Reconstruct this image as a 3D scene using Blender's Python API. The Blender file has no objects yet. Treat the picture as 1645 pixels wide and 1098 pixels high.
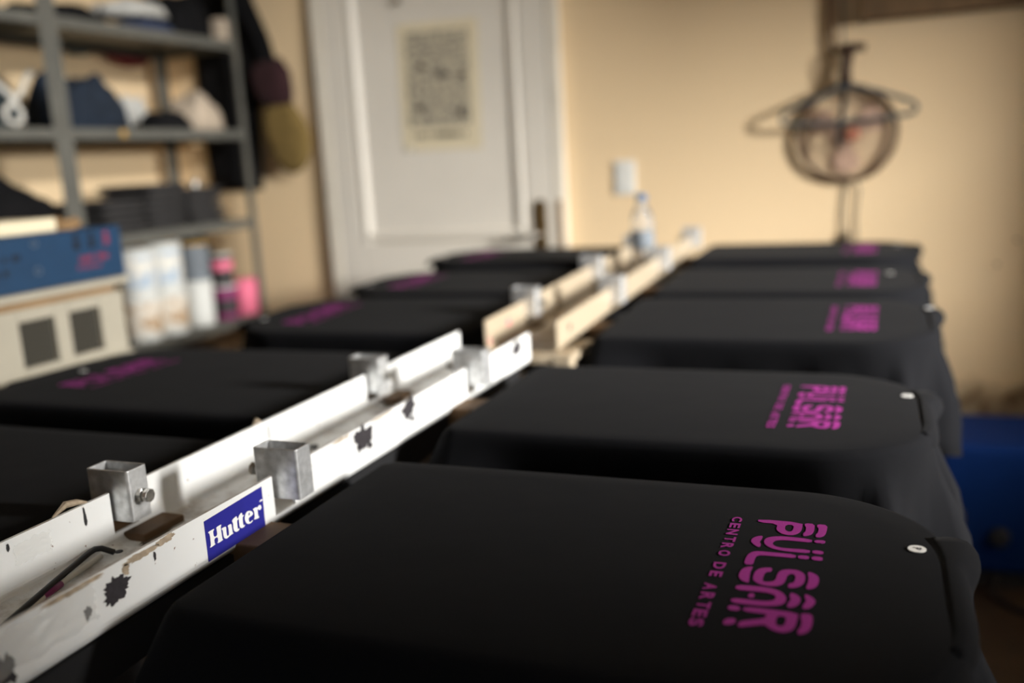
import bpy, bmesh, math, random
from mathutils import Vector, Matrix, noise
from math import sin, cos, pi, radians, sqrt

S = bpy.context.scene
C = S.collection
PI = pi

# ------------------------------------------------------------------ camera
cam_d = bpy.data.cameras.new('camera'); cam = bpy.data.objects.new('camera', cam_d); C.objects.link(cam)
rv = Vector((0.93080645, 0.36108013, -0.05674942)); uv = Vector((-0.01812131, 0.20065669, 0.97949401)); fv = Vector((-0.36506298, 0.91069096, -0.19331579))
M = Matrix(((rv.x, uv.x, -fv.x, 0), (rv.y, uv.y, -fv.y, 0), (rv.z, uv.z, -fv.z, 1.19), (0, 0, 0, 1)))
cam.matrix_world = M
cam_d.sensor_width = 36; cam_d.lens = 1491.27 / 1645 * 36
cam_d.clip_start = 0.01
cam_d.dof.use_dof = True; cam_d.dof.focus_distance = 0.86; cam_d.dof.aperture_fstop = 1.95
S.camera = cam

# ------------------------------------------------------------------ world, light, exposure
S.view_settings.view_transform = 'Standard'; S.view_settings.look = 'None'
S.view_settings.gamma = 1; S.view_settings.use_curve_mapping = False
S.view_settings.exposure = 0.1
w = bpy.data.worlds.new('world'); S.world = w; w.use_nodes = True
w.node_tree.nodes['Background'].inputs[0].default_value = (0.80, 0.90, 1.0, 1)
w.node_tree.nodes['Background'].inputs[1].default_value = 0.8

def area(name, loc, target, sx, sy, power, col):
    l = bpy.data.lights.new(name, 'AREA'); l.shape = 'RECTANGLE'; l.size = sx; l.size_y = sy
    l.energy = power; l.color = col
    o = bpy.data.objects.new(name, l); C.objects.link(o); o.location = loc
    o.rotation_euler = (Vector(target) - Vector(loc)).to_track_quat('-Z', 'Y').to_euler()
    return o
# daylight coming down through the window opening in the right wall
area('daylight_through_window', (2.71, 1.05, 1.85), (0.0, 3.7, 0.97), 0.85, 0.55, 490, (1.0, 0.97, 0.93))
# weak added fill light from behind the camera
area('fill_behind_camera', (0.6, -2.3, 1.6), (-1.2, 3.0, 1.3), 1.0, 1.4, 5, (0.9, 0.95, 1.0))

# added fill lamp to brighten the door top and the far left shelves
area('fill_far_left_corner', (2.5, 0.2, 2.62), (-2.3, 3.1, 1.5), 0.5, 0.3, 250, (1.0, 0.97, 0.93))

# ------------------------------------------------------------------ materials
def lin(c):
    return tuple(((v / 255) / 12.92 if v / 255 <= 0.04045 else ((v / 255 + 0.055) / 1.055) ** 2.4) for v in c)
def mat(name, col, rough=0.7, metal=0.0, noise_amt=0.0, noise_scale=20.0, col2=None, bump=0.0, bump_scale=80.0, sheen=0.0, trans=0.0, ior=1.45, spec=0.5, detail=4.0, ramp=(0.35, 0.7)):
    m = bpy.data.materials.new(name); m.use_nodes = True
    nt = m.node_tree; b = nt.nodes['Principled BSDF']
    b.inputs['Base Color'].default_value = (*col, 1); b.inputs['Roughness'].default_value = rough
    b.inputs['Metallic'].default_value = metal; b.inputs['IOR'].default_value = ior
    b.inputs['Specular IOR Level'].default_value = spec
    b.inputs['Transmission Weight'].default_value = trans
    if sheen: b.inputs['Sheen Weight'].default_value = sheen; b.inputs['Sheen Roughness'].default_value = 0.5
    tc = nt.nodes.new('ShaderNodeTexCoord')
    if noise_amt > 0 or col2:
        n = nt.nodes.new('ShaderNodeTexNoise'); n.inputs['Scale'].default_value = noise_scale; n.inputs['Detail'].default_value = detail
        nt.links.new(tc.outputs['Object'], n.inputs['Vector'])
        r = nt.nodes.new('ShaderNodeValToRGB'); nt.links.new(n.outputs['Fac'], r.inputs['Fac'])
        c2 = col2 if col2 else tuple(v * (1 - noise_amt) for v in col)
        r.color_ramp.elements[0].position = ramp[0]; r.color_ramp.elements[1].position = ramp[1]
        r.color_ramp.elements[0].color = (*c2, 1); r.color_ramp.elements[1].color = (*col, 1)
        nt.links.new(r.outputs['Color'], b.inputs['Base Color'])
    if bump > 0:
        n2 = nt.nodes.new('ShaderNodeTexNoise'); n2.inputs['Scale'].default_value = bump_scale; n2.inputs['Detail'].default_value = 5
        nt.links.new(tc.outputs['Object'], n2.inputs['Vector'])
        bp = nt.nodes.new('ShaderNodeBump'); bp.inputs['Strength'].default_value = bump; bp.inputs['Distance'].default_value = 0.002
        nt.links.new(n2.outputs['Fac'], bp.inputs['Height']); nt.links.new(bp.outputs['Normal'], b.inputs['Normal'])
    return m

def wall_material():
    m = mat('cream_wall_paint', lin((232, 206, 166)), 0.85, bump=0.25, bump_scale=30)
    nt = m.node_tree; b = nt.nodes['Principled BSDF']
    geo = nt.nodes.new('ShaderNodeNewGeometry'); sep = nt.nodes.new('ShaderNodeSeparateXYZ'); nt.links.new(geo.outputs['Position'], sep.inputs[0])
    n = nt.nodes.new('ShaderNodeTexNoise'); n.inputs['Scale'].default_value = 7; n.inputs['Detail'].default_value = 6; nt.links.new(geo.outputs['Position'], n.inputs['Vector'])
    # peeled, stained band of bare plaster along the foot of the wall
    a = nt.nodes.new('ShaderNodeMath'); a.operation = 'MULTIPLY_ADD'; a.inputs[1].default_value = 0.22; nt.links.new(n.outputs['Fac'], a.inputs[0]); a.inputs[2].default_value = -0.11
    s = nt.nodes.new('ShaderNodeMath'); s.operation = 'ADD'; nt.links.new(sep.outputs['Z'], s.inputs[0]); nt.links.new(a.outputs[0], s.inputs[1])
    mr = nt.nodes.new('ShaderNodeMapRange'); mr.inputs['From Min'].default_value = 0.33; mr.inputs['From Max'].default_value = 0.39; nt.links.new(s.outputs[0], mr.inputs['Value'])
    n2 = nt.nodes.new('ShaderNodeTexNoise'); n2.inputs['Scale'].default_value = 14; n2.inputs['Detail'].default_value = 8; nt.links.new(geo.outputs['Position'], n2.inputs['Vector'])
    r2 = nt.nodes.new('ShaderNodeValToRGB'); nt.links.new(n2.outputs['Fac'], r2.inputs['Fac'])
    r2.color_ramp.elements[0].position = .4; r2.color_ramp.elements[1].position = .65
    r2.color_ramp.elements[0].color = (*lin((120, 98, 72)), 1); r2.color_ramp.elements[1].color = (*lin((176, 160, 132)), 1)
    mix = nt.nodes.new('ShaderNodeMix'); mix.data_type = 'RGBA'; nt.links.new(mr.outputs[0], mix.inputs['Factor'])
    nt.links.new(r2.outputs['Color'], mix.inputs['A']); mix.inputs['B'].default_value = (*lin((232, 206, 166)), 1)
    nt.links.new(mix.outputs['Result'], b.inputs['Base Color'])
    return m

def rail_material(name, base, dirt, chip):
    """painted steel: dirt lying in the channel floor, chipped brown edges, fine specks"""
    m = mat(name, base, 0.38)
    nt = m.node_tree; b = nt.nodes['Principled BSDF']
    tc = nt.nodes.new('ShaderNodeTexCoord'); geo = nt.nodes.new('ShaderNodeNewGeometry')
    sep = nt.nodes.new('ShaderNodeSeparateXYZ'); nt.links.new(geo.outputs['Normal'], sep.inputs[0])
    n = nt.nodes.new('ShaderNodeTexNoise'); n.inputs['Scale'].default_value = 22; n.inputs['Detail'].default_value = 8; n.inputs['Roughness'].default_value = .65
    nt.links.new(tc.outputs['Object'], n.inputs['Vector'])
    up = nt.nodes.new('ShaderNodeMapRange'); up.inputs['From Min'].default_value = .6; up.inputs['From Max'].default_value = .98; nt.links.new(sep.outputs['Z'], up.inputs['Value'])
    dr = nt.nodes.new('ShaderNodeMapRange'); dr.inputs['From Min'].default_value = .42; dr.inputs['From Max'].default_value = .68; nt.links.new(n.outputs['Fac'], dr.inputs['Value'])
    mu = nt.nodes.new('ShaderNodeMath'); mu.operation = 'MULTIPLY'; nt.links.new(up.outputs[0], mu.inputs[0]); nt.links.new(dr.outputs[0], mu.inputs[1])
    mu2 = nt.nodes.new('ShaderNodeMath'); mu2.operation = 'MULTIPLY'; nt.links.new(mu.outputs[0], mu2.inputs[0]); mu2.inputs[1].default_value = .75
    mix = nt.nodes.new('ShaderNodeMix'); mix.data_type = 'RGBA'; nt.links.new(mu2.outputs[0], mix.inputs['Factor'])
    mix.inputs['A'].default_value = (*base, 1); mix.inputs['B'].default_value = (*dirt, 1)
    # specks
    v = nt.nodes.new('ShaderNodeTexNoise'); v.inputs['Scale'].default_value = 120; v.inputs['Detail'].default_value = 3; nt.links.new(tc.outputs['Object'], v.inputs['Vector'])
    vr = nt.nodes.new('ShaderNodeMapRange'); vr.inputs['From Min'].default_value = .70; vr.inputs['From Max'].default_value = .76; nt.links.new(v.outputs['Fac'], vr.inputs['Value'])
    mix2 = nt.nodes.new('ShaderNodeMix'); mix2.data_type = 'RGBA'; nt.links.new(vr.outputs[0], mix2.inputs['Factor'])
    nt.links.new(mix.outputs['Result'], mix2.inputs['A']); mix2.inputs['B'].default_value = (*chip, 1)
    nt.links.new(mix2.outputs['Result'], b.inputs['Base Color'])
    ro = nt.nodes.new('ShaderNodeMapRange'); ro.inputs['To Min'].default_value = .35; ro.inputs['To Max'].default_value = .8; nt.links.new(mu.outputs[0], ro.inputs['Value'])
    nt.links.new(ro.outputs[0], b.inputs['Roughness'])
    return m

def galv_material():
    m = mat('galvanised_steel', (0.62, 0.64, 0.66), 0.42, metal=0.75)
    nt = m.node_tree; b = nt.nodes['Principled BSDF']; tc = nt.nodes.new('ShaderNodeTexCoord')
    n = nt.nodes.new('ShaderNodeTexNoise'); n.inputs['Scale'].default_value = 90; n.inputs['Detail'].default_value = 6; nt.links.new(tc.outputs['Object'], n.inputs['Vector'])
    r = nt.nodes.new('ShaderNodeValToRGB'); nt.links.new(n.outputs['Fac'], r.inputs['Fac'])
    r.color_ramp.elements[0].position = .35; r.color_ramp.elements[1].position = .68
    r.color_ramp.elements[0].color = (.50, .51, .51, 1); r.color_ramp.elements[1].color = (.78, .79, .80, 1)
    nt.links.new(r.outputs['Color'], b.inputs['Base Color'])
    rr = nt.nodes.new('ShaderNodeMapRange'); rr.inputs['To Min'].default_value = .55; rr.inputs['To Max'].default_value = .35; nt.links.new(n.outputs['Fac'], rr.inputs['Value'])
    nt.links.new(rr.outputs[0], b.inputs['Roughness'])
    return m

def jersey_material(name, col):
    m = mat(name, col, 0.95, sheen=0.012, spec=0.075)
    nt = m.node_tree; b = nt.nodes['Principled BSDF']; tc = nt.nodes.new('ShaderNodeTexCoord')
    n = nt.nodes.new('ShaderNodeTexNoise'); n.inputs['Scale'].default_value = 900; n.inputs['Detail'].default_value = 2; nt.links.new(tc.outputs['Object'], n.inputs['Vector'])
    r = nt.nodes.new('ShaderNodeValToRGB'); nt.links.new(n.outputs['Fac'], r.inputs['Fac'])
    r.color_ramp.elements[0].position = .3; r.color_ramp.elements[1].position = .7
    r.color_ramp.elements[0].color = (*[c * .72 for c in col], 1); r.color_ramp.elements[1].color = (*[c * 1.28 for c in col], 1)
    nt.links.new(r.outputs['Color'], b.inputs['Base Color'])
    n2 = nt.nodes.new('ShaderNodeTexNoise'); n2.inputs['Scale'].default_value = 9; n2.inputs['Detail'].default_value = 3; nt.links.new(tc.outputs['Object'], n2.inputs['Vector'])
    bp = nt.nodes.new('ShaderNodeBump'); bp.inputs['Strength'].default_value = .35; bp.inputs['Distance'].default_value = .006
    nt.links.new(n2.outputs['Fac'], bp.inputs['Height']); nt.links.new(bp.outputs['Normal'], b.inputs['Normal'])
    return m

MT = {
    'wall': wall_material(),
    'ceiling': mat('ceiling_white', lin((200, 195, 185)), 0.9),
    'floor': mat('brown_concrete', lin((62, 47, 33)), 0.75, noise_amt=.45, noise_scale=6, bump=.3),
    'door': mat('white_door_paint', lin((226, 220, 208)), 0.5, noise_amt=.06, noise_scale=3),
    'frame': mat('white_frame_paint', lin((224, 217, 202)), 0.55, noise_amt=.15, noise_scale=8, ramp=(.3, .5)),
    'shirt': jersey_material('black_cotton_jersey', (0.0062, 0.0064, 0.0076)),
    'ink': mat('magenta_screen_ink', (0.30, 0.030, 0.23), 0.7, spec=.2, bump=.3, bump_scale=900),
    'white_sticker': mat('white_paper_sticker', (0.8, 0.8, 0.78), 0.5),
    'black_ink': mat('black_print', (0.02, 0.02, 0.02), 0.6),
    'rail_white': rail_material('white_rail_paint', (0.80, 0.81, 0.80), lin((128, 108, 82)), lin((110, 70, 40))),
    'rail_cream': rail_material('cream_rail_paint', lin((170, 156, 134)), lin((140, 120, 92)), lin((120, 70, 45))),
    'galv': galv_material(),
    'bolt': mat('zinc_bolt', (0.75, 0.74, 0.70), 0.3, metal=1.0, noise_amt=.5, noise_scale=150),
    'label_blue': mat('blue_label', lin((38, 38, 140)), 0.45, noise_amt=.12, noise_scale=40),
    'label_white': mat('white_label_lettering', (0.9, 0.9, 0.88), 0.5),
    'stain': mat('dried_black_ink', (0.035, 0.03, 0.035), 0.8, noise_amt=.4, noise_scale=200),
    'rust': mat('rusty_scrape', lin((186, 168, 144)), 0.85, noise_amt=.4, noise_scale=120),
    'dirt': mat('dark_brown_grime', lin((130, 116, 98)), 0.9, noise_amt=.5, noise_scale=90),
    'plywood': mat('brown_plywood', lin((104, 78, 50)), 0.7, noise_amt=.3, noise_scale=25),
    'dark_steel': mat('dark_painted_steel', (0.012, 0.012, 0.013), 0.5),
    'shelf': mat('grey_shelf_steel', lin((112, 112, 106)), 0.5, metal=.3, noise_amt=.2, noise_scale=14),
    'denim_dark': mat('dark_teal_denim', lin((60, 72, 78)), 0.95, noise_amt=.4, noise_scale=30, bump=.5),
    'denim': mat('navy_denim', lin((34, 46, 62)), 0.95, noise_amt=.5, noise_scale=22, bump=.5),
    'black_cloth': mat('black_cloth', (0.008, 0.008, 0.009), 0.95, noise_amt=.3, bump=.5, spec=.2),
    'charcoal_cloth': mat('charcoal_cloth', (0.05, 0.048, 0.048), 0.95, noise_amt=.35, bump=.5, spec=.2),
    'cream_cloth': mat('cream_cloth', lin((196, 180, 160)), 0.95, noise_amt=.25, bump=.6),
    'white_cloth': mat('white_cloth', lin((205, 205, 200)), 0.95, noise_amt=.25, bump=.6),
    'blue_cloth': mat('blue_cloth', lin((44, 56, 84)), 0.95, noise_amt=.25, bump=.6),
    'red_cloth': mat('dark_red_cloth', lin((110, 14, 24)), 0.95, noise_amt=.3),
    'teal_cloth': mat('dull_teal_cloth', lin((66, 84, 86)), 0.95, noise_amt=.3),
    'khaki': mat('khaki_canvas', lin((128, 106, 58)), 0.95, noise_amt=.3, noise_scale=60, bump=.5),
    'maroon': mat('maroon_canvas', lin((52, 26, 30)), 0.95, noise_amt=.3, bump=.5),
    'cord': mat('white_cotton_cord', lin((200, 198, 190)), 0.9),
    'yellow': mat('yellow_plastic', lin((190, 148, 60)), 0.5),
    'bucket': mat('white_plastic', lin((214, 216, 212)), 0.4, noise_amt=.05),
    'bucket_label': mat('pale_blue_label', lin((160, 180, 200)), 0.6, col2=lin((225, 222, 212)), noise_scale=16, ramp=(.42, .58)),
    'tan_label': mat('tan_and_white_label', lin((215, 208, 195)), 0.6, col2=lin((165, 135, 100)), noise_scale=22, ramp=(.38, .5)),
    'grey_label': mat('grey_label', lin((120, 128, 136)), 0.6, noise_amt=.3, noise_scale=30),
    'pink': mat('pink_plastic', lin((238, 120, 150)), 0.45),
    'magenta': mat('magenta_ink_plastic', lin((120, 36, 90)), 0.5),
    'dark_plastic': mat('dark_plastic', (0.03, 0.027, 0.028), 0.5),
    'cardboard': mat('cardboard', lin((150, 120, 84)), 0.9, noise_amt=.15),
    'cabinet': mat('cream_white_cabinet', lin((164, 158, 142)), 0.6, noise_amt=.05),
    'pane': mat('dark_glass_pane', (0.045, 0.042, 0.034), 0.25, spec=.5),
    'blue_box': mat('blue_printed_board', lin((12, 52, 84)), 0.6, noise_amt=.12),
    'box_dark': mat('navy_print', lin((6, 12, 24)), 0.6),
    'box_red': mat('red_print', lin((120, 40, 66)), 0.6),
    'paper': mat('cream_paper', lin((222, 210, 180)), 0.8),
    'machine': mat('dark_blue_enamel', lin((9, 33, 78)), 0.7, noise_amt=.1, spec=.05),
    'rubber': mat('black_rubber', (0.008, 0.008, 0.009), 0.7),
    'plate': mat('brass_nameplate', lin((84, 78, 62)), 0.5, noise_amt=.3, noise_scale=60),
    'bronze': mat('old_bronze', lin((112, 88, 50)), 0.5, metal=.6, noise_amt=.4, noise_scale=40),
    'steel': mat('satin_steel', (0.55, 0.53, 0.48), 0.4, metal=.9),
    'socket': mat('white_socket_plastic', lin((222, 222, 216)), 0.4),
    'wood': mat('dark_wood', lin((118, 92, 62)), 0.7, noise_amt=.4, noise_scale=12),
    'rim': mat('rusty_brown_wire', lin((84, 58, 38)), 0.7, noise_amt=.4, noise_scale=30),
    'wire': mat('dull_wire', lin((160, 136, 118)), 0.6),
    'hub': mat('faded_red_plastic', lin((156, 98, 76)), 0.6),
    'hanger': mat('grey_blue_plastic', lin((70, 80, 84)), 0.5),
    'cable': mat('grey_cable', lin((96, 96, 92)), 0.6),
    'brown_cord': mat('brown_cord', lin((88, 64, 42)), 0.9),
    'cap': mat('blue_cap', lin((60, 100, 140)), 0.4),
    'pet': mat('clear_bottle_plastic', (0.95, 0.97, 1.0), 0.03, trans=0.88, ior=1.25),
    'tape': None,
}
def tape_material():
    m = mat('clear_adhesive_tape', (0.85, 0.85, 0.82), 0.18)
    m.node_tree.nodes['Principled BSDF'].inputs['Alpha'].default_value = 0.22
    return m
MT['tape'] = tape_material()

# ------------------------------------------------------------------ helpers
def link(o, parent=None):
    C.objects.link(o)
    if parent is not None: o.parent = parent
    return o
def empty(name, label, cat, loc=(0, 0, 0), rot=(0, 0, 0), group=None):
    o = bpy.data.objects.new(name, None); C.objects.link(o); o.empty_display_size = .05
    o.location = loc; o.rotation_euler = rot; tag(o, label, cat, group); return o
def tag(o, label, cat, group=None):
    o['label'] = label; o['category'] = cat
    if group: o['group'] = group
    return o
def struct(o): o['kind'] = 'structure'; return o
def obj(name, bm, m, parent=None, smooth=False, loc=None, rot=None, bevel=0, seg=2, solid=0):
    me = bpy.data.meshes.new(name)
    bmesh.ops.recalc_face_normals(bm, faces=bm.faces[:]) if not solid else None
    bm.to_mesh(me); bm.free()
    if isinstance(m, (list, tuple)):
        for x in m: me.materials.append(x)
    else: me.materials.append(m)
    if smooth:
        for p in me.polygons: p.use_smooth = True
    o = bpy.data.objects.new(name, me); link(o, parent)
    if loc: o.location = loc
    if rot: o.rotation_euler = rot
    if bevel:
        b = o.modifiers.new('bevel', 'BEVEL'); b.width = bevel; b.segments = seg; b.limit_method = 'ANGLE'; b.angle_limit = radians(40)
    if solid:
        s = o.modifiers.new('solid', 'SOLIDIFY'); s.thickness = solid; s.offset = -1
    return o
def B(): return bmesh.new()
def box(bm, x0, x1, y0, y1, z0, z1, mi=0):
    vs = [bm.verts.new((x, y, z)) for z in (z0, z1) for y in (y0, y1) for x in (x0, x1)]
    for q in ((0, 2, 3, 1), (4, 5, 7, 6), (0, 1, 5, 4), (2, 6, 7, 3), (0, 4, 6, 2), (1, 3, 7, 5)):
        f = bm.faces.new([vs[i] for i in q]); f.material_index = mi
    return vs
def bx(x0, x1, y0, y1, z0, z1): bm = B(); box(bm, x0, x1, y0, y1, z0, z1); return bm
def tube(bm, pts, r, n=10, closed=False, cap=True):
    pts = [Vector(p) for p in pts]; rings = []; N = len(pts)
    prev = None
    for i, p in enumerate(pts):
        a = pts[(i - 1) % N] if (i > 0 or closed) else p; b = pts[(i + 1) % N] if (i < N - 1 or closed) else p
        t = (b - a).normalized()
        if prev is None:
            u = t.orthogonal().normalized()
        else:
            u = (prev - t * prev.dot(t)).normalized()
        prev = u; v = t.cross(u); rr = r[i] if isinstance(r, (list, tuple)) else r
        rings.append([bm.verts.new(p + u * cos(2 * PI * k / n) * rr + v * sin(2 * PI * k / n) * rr) for k in range(n)])
    for i in range(N if closed else N - 1):
        A, D = rings[i], rings[(i + 1) % N]
        # match the ring offset when closing
        off = 0
        if closed and i == N - 1:
            off = min(range(n), key=lambda q: (A[0].co - D[q].co).length)
        for k in range(n):
            bm.faces.new((A[k], A[(k + 1) % n], D[(k + 1 + off) % n], D[(k + off) % n]))
    if cap and not closed:
        bm.faces.new(rings[0][::-1]); bm.faces.new(rings[-1])
    return bm
def lathe(bm, prof, c=(0, 0, 0), n=32, axis='z'):
    cx, cy, cz = c; rings = []
    for r, h in prof:
        ring = []
        for k in range(n):
            a = 2 * PI * k / n; x, y = r * cos(a), r * sin(a)
            p = (cx + x, cy + y, cz + h) if axis == 'z' else ((cx + h, cy + x, cz + y) if axis == 'x' else (cx + x, cy + h, cz + y))
            ring.append(bm.verts.new(p))
        rings.append(ring)
    for i in range(len(rings) - 1):
        for k in range(n): bm.faces.new((rings[i][k], rings[i][(k + 1) % n], rings[i + 1][(k + 1) % n], rings[i + 1][k]))
    bm.faces.new(rings[0][::-1]); bm.faces.new(rings[-1])
    return bm
def prism(bm, pts, f0, f1):
    """closed outline pts -> solid between two maps point->3D"""
    a = [bm.verts.new(f0(p)) for p in pts]; b = [bm.verts.new(f1(p)) for p in pts]; n = len(pts)
    bm.faces.new(a); bm.faces.new(b[::-1])
    for i in range(n): bm.faces.new((a[i], a[(i + 1) % n], b[(i + 1) % n], b[i]))
    return bm
def smooth_loop(pts, it=2):
    for _ in range(it):
        q = []
        for i, p in enumerate(pts):
            n = pts[(i + 1) % len(pts)]
            d = math.dist(p, n); t = .25
            q.append((p[0] * (1 - t) + n[0] * t, p[1] * (1 - t) + n[1] * t)); q.append((p[0] * t + n[0] * (1 - t), p[1] * t + n[1] * (1 - t)))
        pts = q
    return pts
def flat_shapes(name, polys, scale, place, m, parent, it=0, thick=0.0002):
    """polys: list of [outer, hole...] loops -> one thin printed mesh; place maps (u, v, h) to 3D"""
    cu = bpy.data.curves.new(name, 'CURVE'); cu.dimensions = '2D'; cu.fill_mode = 'BOTH'; cu.extrude = thick / 2
    for po in polys:
        for lp in po:
            if it: lp = smooth_loop(lp, it)
            sp = cu.splines.new('POLY'); sp.points.add(len(lp) - 1); sp.use_cyclic_u = True
            for k, (a, b) in enumerate(lp): sp.points[k].co = (a * scale, b * scale, 0, 1)
    t = bpy.data.objects.new('tmp', cu); me = bpy.data.meshes.new_from_object(t); bpy.data.objects.remove(t)
    for v in me.vertices: v.co = place(v.co.x, v.co.y, v.co.z)
    me.materials.clear(); me.materials.append(m); me.name = name
    o = bpy.data.objects.new(name, me); link(o, parent); return o
def glyph_mesh(ch, x0, x1, y0, y1, bold=.03):
    """one letter of the built-in font fitted to a box; returns verts, faces"""
    cu = bpy.data.curves.new('glyph', 'FONT'); cu.body = ch; cu.fill_mode = 'FRONT'; cu.offset = bold; cu.resolution_u = 3
    t = bpy.data.objects.new('tmp', cu); me = bpy.data.meshes.new_from_object(t); bpy.data.objects.remove(t)
    xs = [v.co.x for v in me.vertices]; ys = [v.co.y for v in me.vertices]
    ax, bx_, ay, by = min(xs), max(xs), min(ys), max(ys)
    vs = [((v.co.x - ax) / (bx_ - ax) * (x1 - x0) + x0, (v.co.y - ay) / (by - ay) * (y1 - y0) + y0) for v in me.vertices]
    fs = [tuple(p.vertices) for p in me.polygons]; bpy.data.meshes.remove(me); return vs, fs
def text_line(name, text, x0, x1, y0, y1, place, m, parent, bold=.02):
    """a line of lettering fitted to a box"""
    vs, fs = glyph_mesh(text, x0, x1, y0, y1, bold); bm = B()
    vv = [bm.verts.new(place(a, b)) for a, b in vs]
    for f in fs:
        try: bm.faces.new([vv[i] for i in f])
        except ValueError: pass
    return obj(name, bm, m, parent)
def pillow(outline, T, place, rings=7, wob=0.0, seed=0):
    cx = sum(p[0] for p in outline) / len(outline); cy = sum(p[1] for p in outline) / len(outline)
    bm = B(); L = {}
    n = len(outline)
    for sgn in (1, -1):
        prev = None
        for r in range(rings + 1):
            s = 1 - r / rings
            if r == 0 and sgn == -1: prev = L['edge']; continue
            h = sgn * T * sqrt(max(0, 1 - s ** 3))
            if s == 0:
                c = bm.verts.new(place(cx, cy, h))
                for k in range(n): bm.faces.new((prev[k], prev[(k + 1) % n], c))
                break
            ring = []
            for k, p in enumerate(outline):
                x, y = cx + (p[0] - cx) * s, cy + (p[1] - cy) * s
                hh = h + (wob * noise.noise(Vector((x * 18 + seed, y * 18, sgn * 3))) if r else 0)
                ring.append(bm.verts.new(place(x, y, hh)))
            if r == 0: L['edge'] = ring
            else:
                for k in range(n): bm.faces.new((prev[k], prev[(k + 1) % n], ring[(k + 1) % n], ring[k]))
            prev = ring
    return bm
def heap(cx, cy, z0, sx, sy, h, seed=0, rough=.25, n=28, pw=2.6):
    """a soft crumpled lump of cloth resting on z0"""
    bm = B(); rows = []
    for i in range(n + 1):
        row = []
        for j in range(n + 1):
            u, v = i / n * 2 - 1, j / n * 2 - 1
            # square to rounded-square
            d = (abs(u) ** pw + abs(v) ** pw) ** (1 / pw); mx = max(abs(u), abs(v), 1e-6); k = mx / max(d, 1e-6)
            x, y = u * k, v * k; e = mx
            prof = (1 - e ** 3.2) ** .5 if e < 1 else 0
            nz = noise.noise(Vector((x * 1.6 + seed, y * 1.6, seed * .3))) + .5 * noise.noise(Vector((x * 4 + seed, y * 4, 1)))
            z = h * prof * (1 + rough * 1.4 * nz)
            ex = 1 + .10 * rough * 4 * noise.noise(Vector((x * 3, y * 3, seed + 9)))
            row.append(bm.verts.new((cx + x * sx * ex, cy + y * sy * ex, z0 + max(0, z))))
        rows.append(row)
    for i in range(n):
        for j in range(n): bm.faces.new((rows[i][j], rows[i + 1][j], rows[i + 1][j + 1], rows[i][j + 1]))
    edge = [rows[i][0] for i in range(n + 1)] + [rows[n][j] for j in range(1, n + 1)] + [rows[i][n] for i in range(n - 1, -1, -1)] + [rows[0][j] for j in range(n - 1, 0, -1)]
    bm.faces.new(edge[::-1])
    return bm
def arc(cx, cy, r, a0, a1, n): return [(cx + r * cos(a0 + (a1 - a0) * k / n), cy + r * sin(a0 + (a1 - a0) * k / n)) for k in range(n + 1)]

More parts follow.
